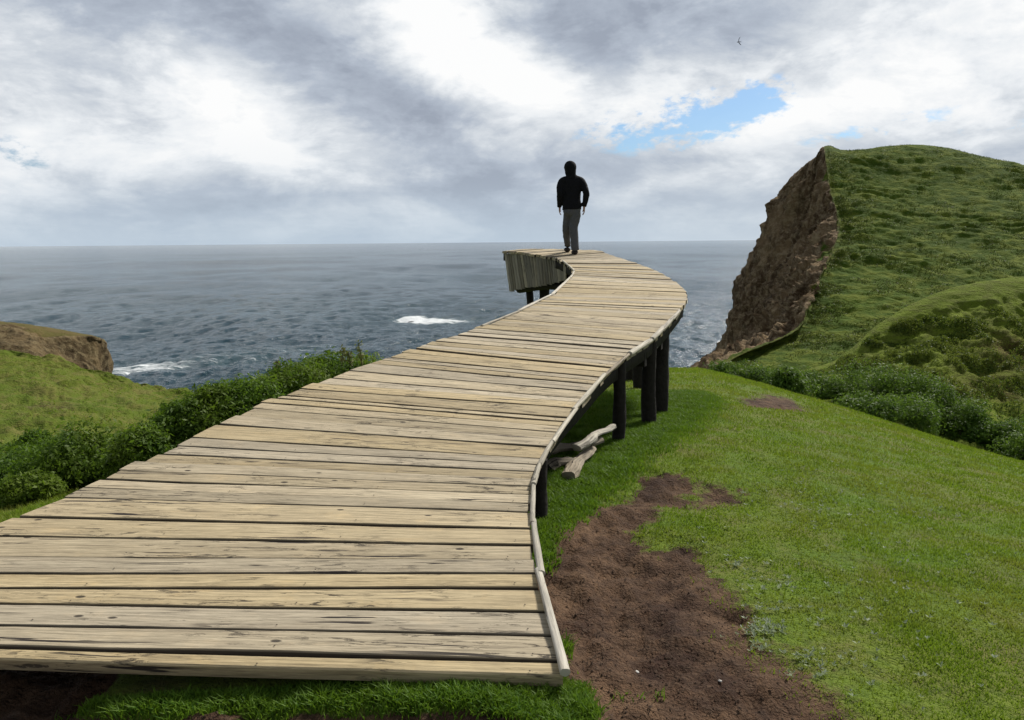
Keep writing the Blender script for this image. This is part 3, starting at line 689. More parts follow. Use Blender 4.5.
# palings on the inner side of the far end, hanging from the deck edge
sk0, sk1 = sL(564, 262), TOT - 0.16
sk = Acc(); n = 26
for k in range(n):
    f = k / (n - 1); s = sk0 + (sk1 - sk0) * f; A, B = Lp(s), Rp(s); d = (B - A) / np.linalg.norm(B - A)
    Lk = float(np.interp(f, [0, .5, 1], [0.26, 0.50, 0.74])); nx = Lp(min(s + .05, TOT)) - Lp(s - .05); nx /= np.linalg.norm(nx)
    top = A + d * 0.03 - up * 0.048; bot = top - up * (Lk + random.uniform(-.012, .012)) + nx * (-0.20 * f)
    wdt = np.linalg.norm(Lp(min(s + .5 / n * (sk1 - sk0), TOT)) - Lp(s - .5 / n * (sk1 - sk0)))
    ax_ = (top - bot) / np.linalg.norm(top - bot); nn = np.cross(nx, ax_); nn /= np.linalg.norm(nn)
    if nn[1] > 0: nn = -nn
    board(sk, bot, top, wdt * .90, 0.02, nx, nn, 200 + k, random.choice([0.0, .35, .7, 1.1]), random.uniform(.3, 1), 5, .003)
sk.build('skirt', M_SKIRT, WALK)
# dark beams behind/below the palings
a = Acc(); P = []
for f in np.linspace(0, 1, 9):
    s = sL(573, 275) + (sk1 - .1 - sL(573, 275)) * f; A, B = Lp(s), Rp(s); d = (B - A) / np.linalg.norm(B - A)
    P.append((A + d * (.06 + .28 * min(1, f * 3)), s, float(np.interp(f, [0, .3, 1], [.20, .30, .70]))))
for k in range(8):
    A0, _, h0 = P[k]; A1, _, h1 = P[k + 1]
    d = A1 - A0; d /= np.linalg.norm(d); wd = np.cross(d, up); wd /= np.linalg.norm(wd)
    hh = (h0 + h1) / 2
    board(a, A0 - up * (.055 + hh / 2), A1 - up * (.055 + hh / 2), .05, hh, wd, up, k, .4, .4, 3, .002)
a.build('inner_beam', M_POST, WALK)
a = Acc(); A = Lp(sk0 + .1); Bq = Lp(sk1 - .1)
tube(a, [tuple(A - up * .44 + np.array([.3, .15, 0])), tuple((A + Bq) / 2 - up * .56 + np.array([.22, .12, 0])), tuple(Bq - up * .76 + np.array([.24, .05, 0]))], .075, 8, .05, .4, .4)
a.build('cross_bearer', M_POST, WALK)

# ---------------------------------------------------------------- broken timbers under the boardwalk
def timber(label, p0, p1, w_, th, m, sd, tone):
    gp = [np.array([p[0], p[1], gzz(p[0], p[1]) + p[2]]) for p in (p0, p1)]
    e = empty('timber', (float(gp[0][0]), float(gp[0][1]), float(gp[0][2]))); bpy.data.objects.remove(e)
    a = Acc(); d = gp[1] - gp[0]; d /= np.linalg.norm(d); wd = np.cross(d, up); wd /= np.linalg.norm(wd); nn = np.cross(wd, d)
    k_ = 7; pts_ = [gp[0] + (gp[1] - gp[0]) * f_ + wd * math.sin(f_ * 9 + sd) * .018 + nn * math.sin(f_ * 7 + sd * 2) * .012 for f_ in np.linspace(0, 1, k_)]
    tube(a, pts_, [w_ * .5 * random.uniform(.75, 1.1) * (1 - .25 * f_) for f_ in np.linspace(0, 1, k_)], 12, .35, tone, .4, .62, 8, sd)
    o = a.build('timber', m, None, False); tag(o, label, 'timber', 'broken timbers under the boardwalk'); return o
def gpx(px, py, zz=0.0):
    p = onz(px, py, lambda x, y: gz0(x, y) + zz); return (p.x, p.y)
q = lambda px, py, z: (*gpx(px, py, z), z)
timber('pale grey split timber, upper of the pile beneath the boardwalk', q(578, 447, .15), q(612, 424, .22), .11, .08, M_RAIL, 301, .6)
timber('dark weathered timber lying flat across the middle of the pile', q(540, 452, .1), q(600, 440, .12), .14, .09, M_OLD, 302, .5)
timber('brown timber nearest the front, slanting down beside the dark post', q(566, 474, .05), q(592, 446, .08), .13, .08, M_OLD, 303, .95)
timber('short dark timber at the bottom of the pile, nearly hidden', q(545, 466, .04), q(580, 460, .05), .16, .09, M_OLD, 304, .35)

# ---------------------------------------------------------------- grass
def blades(X, Y, Z, h, wdt, lean, seed=0, two=True):
    r_ = np.random.default_rng(seed); n = len(X); a = r_.uniform(0, 2 * np.pi, n); la = r_.uniform(0, 2 * np.pi, n)
    dx, dy = np.cos(a) * wdt / 2, np.sin(a) * wdt / 2; lx, ly = np.cos(la) * lean * h, np.sin(la) * lean * h
    B = np.stack([X, Y, Z], 1)
    if two:
        V = np.stack([B + np.stack([-dx, -dy, 0 * h - .004], 1), B + np.stack([dx, dy, 0 * h - .004], 1),
                      B + np.stack([-dx * .8 + lx * .35, -dy * .8 + ly * .35, h * .6], 1), B + np.stack([dx * .8 + lx * .35, dy * .8 + ly * .35, h * .6], 1),
                      B + np.stack([lx, ly, h], 1)], 1).reshape(-1, 3)
        i = np.arange(n)[:, None] * 5; Fq = i + np.array([[0, 1, 3, 2]]); Ft = i + np.array([[2, 3, 4]]); k = 5; F = [Fq, Ft]
    else:
        V = np.stack([B + np.stack([-dx, -dy, 0 * h - .004], 1), B + np.stack([dx, dy, 0 * h - .004], 1), B + np.stack([lx, ly, h], 1)], 1).reshape(-1, 3)
        F = [np.arange(n * 3).reshape(-1, 3)]; k = 3
    return V, F, k
def grass_obj(name, X, Y, h, wdt, lean, m, seed, two, label, parent=None):
    d, sp, fr = masks(X, Y); Z = ground_z(X, Y, d)
    V, F, k = blades(X, Y, Z, h, wdt, lean, seed, two)
    tone = np.repeat(np.random.default_rng(seed + 1).uniform(0, 1, len(X)), k)
    o = link(name, np_mesh(name, V, F, m, False, {'tone': tone})); tag(o, label, 'grass', kind='stuff'); return o
# short grazed turf, density falling with distance
n = 600000
Y = np.exp(rng.uniform(np.log(1.5), np.log(24), n)); X = Y * rng.uniform(-0.30, 1.15, n) + rng.uniform(0, 1, n) ** 3 * 2.5
d, sp, fr = masks(X, Y)
clump = fbm(X * 3, Y * 3, 1.0, 3)
edge = poly_sd(X, Y, DIRT[0])
keep = (rng.uniform(0, 1, n) > sstep(0.25, 0.65, d)) & (rng.uniform(0, 1, n) > sp * 0.85) & (rng.uniform(0, 1, n) < 0.75 + clump)
# leave the region hidden beneath the boards to the dim undergrowth
X, Y, clump = X[keep], Y[keep], clump[keep]
h = (0.010 + 0.0012 * Y) * rng.uniform(0.6, 1.5, len(X)) * (1 + 0.6 * clump)
grass_obj('turf', X, Y, h, 0.0035 + 0.0011 * Y, rng.uniform(.2, 1.1, len(X)), M_BLADE, 11, False, 'short grazed yellow green turf covering the hilltop right of the boardwalk')
# lush longer grass: along the right edge of the boards, under the deck, before the front edge
n = 150000
s = rng.uniform(0.1, 9.0, n); ex = np.interp(s, cum, RA2[:, 0]); ey = np.interp(s, cum, RA2[:, 1])
off = rng.uniform(-1.5, 0.75, n) * rng.uniform(.2, 1, n); X = ex + off; Y = ey + rng.uniform(-.3, .3, n)
d, sp, fr = masks(X, Y); dens = sstep(0.75, .1, off + fbm(X * 2, Y * 2, 5.0, 3) * .5)
ok = (rng.uniform(0, 1, n) > d * 1.4) & (rng.uniform(0, 1, n) < dens) & (Y > 2.85) & (Y < 11)
X, Y = X[ok], Y[ok]; h = rng.uniform(.02, .05, len(X)) * (1 + fbm(X * 4, Y * 4, 0.0, 2))
grass_obj('lush_grass', X, Y, h, .007, rng.uniform(.3, 1.3, len(X)), M_LUSH, 21, True, 'longer dark green grass growing along and beneath the boardwalk')
n = 60000; X = rng.uniform(-2.4, .55, n); Y = rng.uniform(2.2, 2.68, n); d, sp, fr = masks(X, Y)
ok = (fr > rng.uniform(.2, 1.0, n)) | ((Y > 2.6) & (rng.uniform(0, 1, n) < .05) & (X > -1.7)); X, Y = X[ok], Y[ok]
h = rng.uniform(.012, .042, len(X)) * (1 + .7 * fbm(X * 6, Y * 6, 0.0, 2)); h = np.minimum(h, np.where(Y > 2.64, .02, .05))
grass_obj('front_grass', X, Y, h, .0055, rng.uniform(.3, 1.4, len(X)), M_LUSH, 31, True, 'bright green grass strip before the front edge of the boardwalk')
n = 30000; X = rng.uniform(-6, -2.2, n); Y = rng.uniform(3.8, 8, n); d, sp, fr = masks(X, Y)
ok = rng.uniform(0, 1, n) > d * 1.3; X, Y = X[ok], Y[ok]
grass_obj('side_grass', X, Y, rng.uniform(.02, .06, len(X)), .01, rng.uniform(.3, 1.2, len(X)), M_BLADE, 41, False, 'patch of green grass left of the boardwalk below the shrubs')

# pale leafy weeds in the turf
V = []; Fq = []; T = []; cnt = 0
def rosette(x, y, r_, nl):
    global cnt
    z = gzz(x, y)
    for k in range(nl):
        a = random.uniform(0, 2 * math.pi); L_ = r_ * random.uniform(.6, 1.2); wd = L_ * .22; e = random.uniform(.15, .9); ca, sa = math.cos(a), math.sin(a)
        q0 = (x, y, z + .012); m1 = (x + ca * L_ * .5 - sa * wd, y + sa * L_ * .5 + ca * wd, z + .014 + L_ * e * .5); m2 = (x + ca * L_ * .5 + sa * wd, y + sa * L_ * .5 - ca * wd, z + .014 + L_ * e * .5)
        tp = (x + ca * L_, y + sa * L_, z + .016 + L_ * e * .7)
        V.extend([q0, m1, tp, m2]); Fq.append([cnt, cnt + 3, cnt + 2, cnt + 1]); T.extend([random.random()] * 4); cnt += 4
spots = []
def scatter(px, py, sx, sy, n):
    for _ in range(n):
        a, b_ = random.gauss(px, sx), random.gauss(py, sy)
        if b_ < 380 or b_ > 735: continue
        spots.append(gpx(a, b_))
scatter(765, 632, 10, 4, 70); scatter(740, 565, 14, 6, 26); scatter(770, 585, 16, 6, 26); scatter(768, 613, 16, 3, 18); scatter(815, 662, 14, 5, 26)
scatter(810, 680, 12, 4, 12); scatter(760, 650, 8, 3, 12); scatter(850, 595, 50, 30, 60); scatter(880, 515, 90, 25, 110); scatter(930, 650, 60, 35, 50); scatter(830, 500, 40, 14, 60); scatter(700, 530, 20, 12, 12)
for (x_, y_) in spots:
    if masks(np.array([x_]), np.array([y_]))[0][0] < 0.7: rosette(x_, y_, random.uniform(.009, .019) * (1 + y_ * .03), random.randint(4, 7))
o = link('weeds', np_mesh('weeds', V, [np.array(Fq)], M_WEED, False, {'tone': T})); tag(o, 'pale grey green leafy weeds scattered in the turf beside the bare soil', 'weeds', kind='stuff')

# pebbles and clods on the bare soil
def stone(name, x, y, r_, m, label, cat, group, lift=.4, parent=None, z=None):
    bm = bmesh.new(); bmesh.ops.create_icosphere(bm, subdivisions=3, radius=1)
    sd = random.uniform(0, 50); sx, sy, sz = random.uniform(.8, 1.3), random.uniform(.7, 1.1), random.uniform(.5, .75)
    co = np.array([v.co[:] for v in bm.verts]); nn = 1 + fbm(co[:, 0] * .9 + sd, co[:, 1] * .9, co[:, 2] * .9, 3) * .55
    for v, f in zip(bm.verts, nn): v.co = Vector((v.co.x * sx, v.co.y * sy, v.co.z * sz)) * float(f) * r_
    me = bpy.data.meshes.new(name); bm.to_mesh(me); bm.free(); me.materials.append(m)
    for p in me.polygons: p.use_smooth = True
    o = bpy.data.objects.new(name, me); COL.objects.link(o); o.location = (x, y, (gzz(x, y) if z is None else z) + r_ * sz * lift); o.rotation_euler.z = random.uniform(0, 6); tag(o, label, cat, group); return o
M_PEB = simple('pale_stone', (0.55, 0.53, 0.48), .8, .2, 60); M_PEBD = simple('brown_stone', (0.16, 0.11, 0.08), .9, .3, 60)
for (a, b_, r_, lb) in [(637, 671, .0085, 'small white pebble on the bare soil, nearest the boardwalk front corner'), (720, 683, .006, 'tiny white pebble on the bare soil close to the bottom edge right of the path')]:
    stone('pebble', *gpx(a, b_), r_, M_PEB, lb, 'pebble', 'white pebbles on the bare soil')
# small clods: uncountable crumbs of soil
V = []; Fc = []; c_ = 0; base = np.array([(1, 0, 0), (0, 1, 0), (-1, 0, 0), (0, -1, 0), (0, 0, .8), (0, 0, -.5)]); fo = np.array([[0, 1, 4], [1, 2, 4], [2, 3, 4], [3, 0, 4], [1, 0, 5], [2, 1, 5], [3, 2, 5], [0, 3, 5]])
n = 26000; Yc_ = np.exp(rng.uniform(np.log(2.3), np.log(6), n)); Xc_ = Yc_ * rng.uniform(-.75, .55, n); d, sp, fr = masks(Xc_, Yc_); ok = d > .55; Xc_, Yc_ = Xc_[ok], Yc_[ok]; Zc_ = ground_z(Xc_, Yc_)
VV = []; FF = []
for k in range(len(Xc_)):
    rr = 0.002 + 0.006 * random.random() ** 4; a = random.uniform(0, 6.28); ca, sa = math.cos(a), math.sin(a)
    q = base * np.array([random.uniform(.6, 1.4), random.uniform(.6, 1.3), random.uniform(.5, 1)]) * rr
    VV.append(np.stack([q[:, 0] * ca - q[:, 1] * sa + Xc_[k], q[:, 0] * sa + q[:, 1] * ca + Yc_[k], q[:, 2] + Zc_[k] + rr * .2], 1)); FF.append(fo + 6 * k)
M_CLOD = simple('soil_crumbs', (0.062, 0.038, 0.024), .95, .5, 8)
o = link('soil_crumbs', np_mesh('soil_crumbs', np.concatenate(VV), [np.concatenate(FF)], M_CLOD, False)); tag(o, 'dark brown crumbs of earth scattered over the bare soil path', 'soil crumbs', kind='stuff')
# twig in the front grass
a = Acc(); g = gpx(436, 690); tube(a, [(g[0], g[1] - .03, gzz(g[0], g[1]) + .035), (g[0] + .05, g[1] - .03, gzz(g[0], g[1]) + .038), (g[0] + .075, g[1] - .025, gzz(g[0], g[1]) + .033)], .0022, 6, .2, .8)
tag(a.build('twig', M_RAIL), 'short pale dry twig lying on the green grass before the boards', 'twig')

# ---------------------------------------------------------------- shrubs
def leaf_cloud(c, rx, ry, rz, n, size, seed, lob=6, shell=0.55):
    r_ = np.random.default_rng(seed)
    # several lobes make the uneven outline
    lc_ = r_.normal(size=(lob, 3)); lc_ /= np.linalg.norm(lc_, axis=1)[:, None]; lc_[:, 2] = np.where(lc_[:, 2] < -.9, -lc_[:, 2], lc_[:, 2])
    lc_ *= r_.uniform(.25, .85, lob)[:, None]; lr = r_.uniform(.20, .52, lob); lt = r_.uniform(0, 1, lob)
    k = r_.integers(0, lob, n); d = r_.normal(size=(n, 3)); d /= np.linalg.norm(d, axis=1)[:, None]
    rad = r_.uniform(shell, 1, n) ** .6
    P = lc_[k] + d * (lr[k] * rad)[:, None]
    hole = fbm(P[:, 0] * 3 + seed, P[:, 1] * 3, P[:, 2] * 3, 3); keep = hole > -0.27; P, d, k = P[keep], d[keep], k[keep]; n = len(P)
    P = P * (1 + 0.30 * fbm(P[:, 0] * 4, P[:, 1] * 4 + seed, P[:, 2] * 4, 3))[:, None]; P = P + d * (r_.uniform(0, 1, n) ** 6 * .28)[:, None]
    P = P * np.array([rx, ry, rz]) + np.array(c)
    # leaf quads, roughly facing outward/upward with scatter
    nr = d * .7 + r_.normal(size=(n, 3)) * .6 + np.array([0, 0, .35]); nr /= np.linalg.norm(nr, axis=1)[:, None]
    t1 = np.cross(nr, r_.normal(size=(n, 3))); t1 /= np.linalg.norm(t1, axis=1)[:, None]; t2 = np.cross(nr, t1)
    s = size * r_.uniform(.45, 1.7, n)[:, None]
    V = np.stack([P - t1 * s, P + t2 * s * .38 , P + t1 * s, P - t2 * s * .38], 1).reshape(-1, 3)
    F = np.arange(n * 4).reshape(-1, 4); T = np.repeat(np.clip(r_.uniform(0, 1, n) * .5 + lt[k] * .6 - .05, 0, 1), 4)
    return V, F, T
def shrub(c, rx, ry, rz, n, size, m, seed, label, group, lob=7, stems=4, basez=None):
    gz_ = c[2] - rz * .75 if basez is None else basez
    e = empty('shrub', (c[0], c[1], gz_)); tag(e, label, 'shrub', group)
    V, F, T = leaf_cloud(c, rx, ry, rz, n, size, seed, lob)
    link('foliage', np_mesh('foliage', V, [F], m, False, {'tone': T}), e)
    a = Acc()
    for k in range(stems):
        rr = random.Random(seed * 10 + k); dx, dy = rr.uniform(-.5, .5) * rx, rr.uniform(-.5, .5) * ry
        tube(a, [(c[0] + dx * .25, c[1] + dy * .25, gz_ - .15), (c[0] + dx * .6, c[1] + dy * .6, gz_ * .5 + c[2] * .5), (c[0] + dx, c[1] + dy, c[2] + rz * .25)], [rx * .05, rx * .035, rx * .015], 6, .1, .5)
    a.build('stem', M_STEM, e); return e
GL = 'dense green shrubs along the left side of the boardwalk'
LS = [ # px, py of centre, depth, half-width px, half-height px
    (338, 372, 10.6, 30, 19, 'leafy green shrub at the far end of the row, topped by tall yellowish shoots'),
    (300, 384, 9.9, 30, 22, 'second shrub from the far end of the row, bright green on top'),
    (258, 392, 9.4, 34, 22, 'low bushy shrub near the middle of the row with sea right behind it'),
    (222, 405, 9.0, 30, 22, 'rounded shrub in the row where grassy slope gives way to sea'),
    (180, 420, 8.6, 28, 24, 'shrub with lighter leaf tips between the dark bush and the middle of the row'),
    (143, 446, 8.0, 22, 20, 'small shrub hugging the board ends beside the big dark bush'),
    (86, 460, 8.6, 40, 36, 'big dark green rounded bush standing closest to the boards, largest of the row'),
    (30, 448, 10.5, 26, 16, 'low shrub behind the big dark bush at the foot of the grassy slope'),
    (8, 470, 9.2, 34, 26, 'yellowish green shrub at the left edge of the photo'),
    (30, 484, 7.8, 20, 14, 'small low shrub on the grass patch at the left')]
for k, (a, b_, Yd, hw, hh, lb) in enumerate(LS):
    b_ += 4
    p = at(a, b_, Yd); rx = hw / F * Yd * 1.60; rz = hh / F * Yd * 1.40; p.z -= rz * .20
    shrub((p.x, p.y, p.z), rx, rx * .9, rz, int(16000 + 220 * hw), 0.024, M_SHRUB, 100 + k, lb, GL, 30, 6, basez=min(gzz(p.x, p.y), p.z - rz * .8))
    # underfill down to the ground so that no shrub floats
# tall shoots above the far shrub
def stalk(px, py, Yd, top, label, sd):
    p = at(px, py, Yd); q_ = at(px + random.uniform(-4, 6), top, Yd); e = empty('shoot', tuple(p)); tag(e, label, 'plant', 'tall shoots growing out of the shrub row')
    a = Acc(); mid_ = (p + q_) / 2 + Vector((random.uniform(-.02, .02), 0, 0)); tube(a, [tuple(p), tuple(mid_), tuple(q_)], [.006, .005, .003], 5, .1); a.build('stem', M_STEM, e)
    r_ = np.random.default_rng(sd); n = 70; t = r_.uniform(.25, 1.05, n)[:, None]; P = np.array(list(p)) * (1 - t) + np.array(list(q_)) * t + r_.normal(size=(n, 3)) * .022
    t1 = r_.normal(size=(n, 3)); t1 /= np.linalg.norm(t1, axis=1)[:, None]; t2 = np.cross(t1, r_.normal(size=(n, 3))); t2 /= np.linalg.norm(t2, axis=1)[:, None]; s_ = .026
    V = np.stack([P - t1 * s_, P + t2 * s_ * .4, P + t1 * s_, P - t2 * s_ * .4], 1).reshape(-1, 3)
    link('leaves', np_mesh('leaves', V, [np.arange(n * 4).reshape(-1, 4)], M_DRY, False, {'tone': np.repeat(r_.uniform(0, 1, n), 4)}), e)
for k, (a, b_, tp, lb) in enumerate([(362, 366, 343, 'tall yellowish shoot on the far shrub, nearest the boards'), (352, 368, 352, 'short yellowish shoot second from the boards'), (342, 366, 348, 'slender yellowish shoot third from the boards on the far shrub'), (275, 376, 362, 'single pale shoot above the middle of the shrub row')]):
    stalk(a, b_, 10.2, tp, lb, 900 + k)

GR = 'dark green shrubs in the hollow below the headland'
RS = [(722, 378, 15, 7, 'leftmost small shrub in the hollow, just under the cliff foot'), (752, 384, 20, 9, 'second low shrub right of the cliff foot'),
      (785, 388, 22, 10, 'low shrub directly behind the bare earth scrape on the crest'), (818, 392, 24, 11, 'bright green shrub right of the bare earth scrape'),
      (850, 394, 26, 15, 'dark shadowed shrub near the middle of the hollow'), (884, 396, 26, 16, 'tall rounded shrub in the middle of the hollow with light top'),
      (912, 400, 24, 15, 'shrub below the end of the pale leafy ridge in the hollow'), (905, 418, 28, 13, 'front shrub hugging the grass crest in the middle'),
      (940, 418, 26, 16, 'big very dark shrub right of the middle in the hollow'), (968, 430, 24, 14, 'dark shrub at the foot of the reddish earth slope'),
      (1000, 442, 22, 12, 'shrub near the right edge of the photo, lowest in the row'), (1034, 456, 24, 14, 'shrub cut by the right edge of the photo'), (868, 412, 26, 9, 'low front shrub just over the crest line')]
for k, (a, b_, hw, hh, lb) in enumerate(RS):
    h_ = cast(BH, a, b_ + hh * .7)
    if h_ is None: print('miss', a, b_); continue
    Yd = h_.y; rx = hw / F * Yd * 1.5; rz = hh / F * Yd * 1.95; p = at(a, b_ - 1, Yd)
    shrub((p.x, p.y, p.z), rx, rx * .8, rz, 14000, 0.065, M_SHRUBFAR, 300 + k, lb, GR, 26, 4, basez=h_.z - .2)
# rough scrub all over the near hillside: uncountable
def scrub_on(G, n, px, py, size, m, name, label, seed, cover=-0.05, clsc=.22, hgt=.7):
    r_ = np.random.default_rng(seed); nr, nc = G.shape[:2]
    i = r_.uniform(0, nr - 1.01, n); j = r_.uniform(0, nc - 1.01, n); i0 = i.astype(int); j0 = j.astype(int); fi = (i - i0)[:, None]; fj = (j - j0)[:, None]
    P = G[i0, j0] * (1 - fi) * (1 - fj) + G[i0 + 1, j0] * fi * (1 - fj) + G[i0, j0 + 1] * (1 - fi) * fj + G[i0 + 1, j0 + 1] * fi * fj
    m0 = fbm(P[:, 0] * clsc, P[:, 1] * clsc, P[:, 2] * clsc * 1.5, 4); ok = (m0 > cover) & (r_.uniform(0, 1, n) < sstep(cover, cover + .25, m0) + .15)
    u_ = P[:, 0] / np.maximum(P[:, 1], 1); ok &= (u_ > px[0]) & (u_ < px[1]) & (P[:, 1] < py)
    P = P[ok]; n = len(P); m0 = m0[ok]; P[:, 2] += r_.uniform(0, 1, n) * np.clip(m0 - cover, 0, .6) * hgt
    t1 = r_.normal(size=(n, 3)); t1[:, 2] = np.abs(t1[:, 2]) * 1.3; t1 /= np.linalg.norm(t1, axis=1)[:, None]; t2 = np.cross(t1, r_.normal(size=(n, 3))); t2 /= np.linalg.norm(t2, axis=1)[:, None]
    s = size * r_.uniform(.5, 1.4, n)[:, None]
    V = np.stack([P - t1 * s, P + t2 * s * .35, P + t1 * s, P - t2 * s * .35], 1).reshape(-1, 3)
    o = link(name, np_mesh(name, V, [np.arange(n * 4).reshape(-1, 4)], m, False, {'tone': np.repeat(r_.uniform(0, 1, n), 4)})); tag(o, label, name.replace('_', ' '), kind='stuff')
scrub_on(H, 380000, (.22, 1.0), 61.0, .10, M_SCRUB, 'scrub', 'rough olive green tufts and low scrub over the near hillside', 5, -.08, .45, 1.2)
scrub_on(HG[34*5:], 160000, (.3, .9), 143, .10, M_TUFT, 'rough_grass', 'rough tufted grass in terraces across the headland face', 6, -.10, .25, .5)
scrub_on(Sg, 60000, (-1.1, -.3), 75, .07, M_BLADE, 'rough_grass', 'tufted grass on the sunlit slope left of the boardwalk', 7, -.02, .5, .25)

# ---------------------------------------------------------------- rocks awash in the sea
def on_sea(px, py): d_ = ray(px, py); return CAMP + d_ * ((SEA - CZ) / d_.z)
M_SROCK = simple('wet_rock', (0.02, 0.02, 0.022), .4, .4, .5, .8, .3)
for (a, b_, r_, lb) in [(401, 327.6, 2.0, 'low dark rock awash in white foam, nearer the open sea on the left'), (411, 328.0, 2.6, 'dark wave washed rock at the middle of the white foam patch')]:
    p = on_sea(a, b_); stone('sea_rock', p.x, p.y, r_, M_SROCK, lb, 'sea rock', 'dark rocks awash in the sea', 1.5, z=SEA)
# churned water standing up round the rocks
p = on_sea(411, 326); n = 70; gx, gy = np.meshgrid(np.linspace(-17, 17, n), np.linspace(-14, 14, 40))
zz = np.exp(-((gx / 9) ** 2 + (gy / 7) ** 2)) * (0.9 + 1.6 * fbm(gx * .3, gy * .3, 0.0, 4)) * 1.0 - .35
m_, t_, b__ = mat('white_foam'); b__.inputs['Base Color'].default_value = (.82, .85, .86, 1); b__.inputs['Roughness'].default_value = .7
nz = t_.noise(pos(t_), .9, 4, .6); t_.set(b__.inputs['Base Color'], t_.mix(nz, (.70, .76, .78), (.92, .94, .95))); t_.set(b__.inputs['Normal'], t_.bump(nz, .6, .5))
me = np_mesh('foam', np.stack([gx + p.x, gy + p.y, zz + SEA], -1).reshape(-1, 3), [grid_faces(*gx.shape)], m_, True)
tag(link('foam', me), 'white foam breaking round the rocks offshore', 'foam', kind='stuff')

# ---------------------------------------------------------------- person (skin-modifier figures)
def skin_mesh(name, verts, edges, m, parent, lvl=2, root=0, rnd=None):
    me = bpy.data.meshes.new(name); me.from_pydata([v[:3] for v in verts], edges, []); o = bpy.data.objects.new(name, me); COL.objects.link(o)
    sm_ = o.modifiers.new('skin', 'SKIN'); sm_.use_smooth_shade = True; sm_.branch_smoothing = 0.6
    for v, d_ in zip(verts, me.skin_vertices[0].data):
        r_ = v[3]; d_.radius = (r_, r_ if len(v) < 5 else v[4]); d_.use_root = False
    me.skin_vertices[0].data[root].use_root = True
    ss = o.modifiers.new('sub', 'SUBSURF'); ss.levels = lvl; ss.render_levels = lvl
    dg = bpy.context.evaluated_depsgraph_get(); dg.update(); nm = bpy.data.meshes.new_from_object(o.evaluated_get(dg)); bpy.data.objects.remove(o)
    nm.materials.clear(); nm.materials.append(m)
    for p_ in nm.polygons: p_.use_smooth = True
    return nm
PY = 14.45; foot = at(572, 254, PY); PX = foot.x + .05; PZ = deck_z(PY) + 0.004
person = empty('person', (PX, PY, PZ)); person.scale = (.975, .975, .965); tag(person, 'person in black hooded jacket and grey trousers walking away along the boardwalk', 'person')
def pm(name, verts, edges, m, parent=person, lvl=2, root=0, k=1.0):
    verts = [(*v[:3], *[q_ * k for q_ in v[3:]]) for v in verts]
    nm = skin_mesh(name, verts, edges, m, parent, lvl, root); o = bpy.data.objects.new(name, nm); COL.objects.link(o); o.parent = parent; return o
M_SKIN = simple('skin', (0.36, 0.22, 0.16), .6, .1, 40, .1); M_JACK = simple('black_jacket', (0.008, 0.008, 0.010), .85, .4, 25, .5, .01, .15)
M_TROU = simple('grey_trousers', (0.090, 0.092, 0.098), .9, .3, 22, .7, .01, .15); M_SHOE = simple('dark_shoes', (0.022, 0.017, 0.014), .7, .3, 30)
# frame: x right, y away, z up; origin at the near (right) foot heel
dzf = deck_z(PY + .42) - deck_z(PY)
hipc = (-0.045, 0.16, .93); chest = (-0.045, .22, 1.28); neck = (-.050, .24, 1.49)
shL = (-.215, .22, 1.41); elL = (-.270, .15, 1.14); wrL = (-.268, .28, .91)
shR = (.135, .22, 1.41); elR = (.222, .10, 1.15); wrR = (.185, .12, .90)
hL = (-.125, .16, .93); kL = (-.135, .30, .50); aL = (-.10, .52, .15 + dzf)
hR = (.035, .16, .93); kR = (-.015, .14, .50); aR = (.010, .06, .10)
head = (-.07, .27, 1.62)
def cat_(*v): return list(v)
B = [(*hipc, .12, .1), (*chest, .14, .10), (-.045, .23, 1.42, .11, .08), (*neck, .055), (-.065, .26, 1.575, .072, .09), (-.07, .27, 1.66, .076, .094), (-.07, .27, 1.72, .05, .06),
     (*shL, .055), (*elL, .04), (*wrL, .028), (*shR, .055), (*elR, .04), (*wrR, .028),
     (-.115, .165, .88, .065), (*kL, .05), (*aL, .04), (.03, .165, .88, .065), (*kR, .05), (*aR, .04), (-.07, .355, 1.645, .018), (-.152, .265, 1.645, .012), (.012, .265, 1.645, .012)]
E = [(0, 1), (1, 2), (2, 3), (3, 4), (4, 5), (5, 6), (2, 7), (7, 8), (8, 9), (2, 10), (10, 11), (11, 12), (0, 13), (13, 14), (14, 15), (0, 16), (16, 17), (17, 18), (5, 19), (5, 20), (5, 21)]
# hands: palm and five curled fingers each, grown from the wrist
def hand(wr, sgn):
    i0 = len(B); x0, y0, z0 = wr
    B.append((x0, y0 + .01, z0 - .05, .026, .016)); wi = 9 if sgn < 0 else 12; E.append((wi, i0))
    for k in range(4):
        oy = (k - 1.5) * .019; ln_ = (.068, .078, .073, .058)[k]
        b0 = len(B); B.append((x0 + sgn * .004, y0 + .012 + oy, z0 - .095, .0095)); B.append((x0 - sgn * .008, y0 + .016 + oy, z0 - .095 - ln_ * .5, .0085)); B.append((x0 - sgn * .028, y0 + .018 + oy, z0 - .095 - ln_ * .85, .007))
        E.extend([(i0, b0), (b0, b0 + 1), (b0 + 1, b0 + 2)])
    b0 = len(B); B.append((x0 - sgn * .012, y0 + .045, z0 - .06, .010)); B.append((x0 - sgn * .02, y0 + .058, z0 - .10, .008)); E.extend([(i0, b0), (b0, b0 + 1)])
hand(wrL, -1); hand(wrR, 1)
pm('body', B, E, M_SKIN)
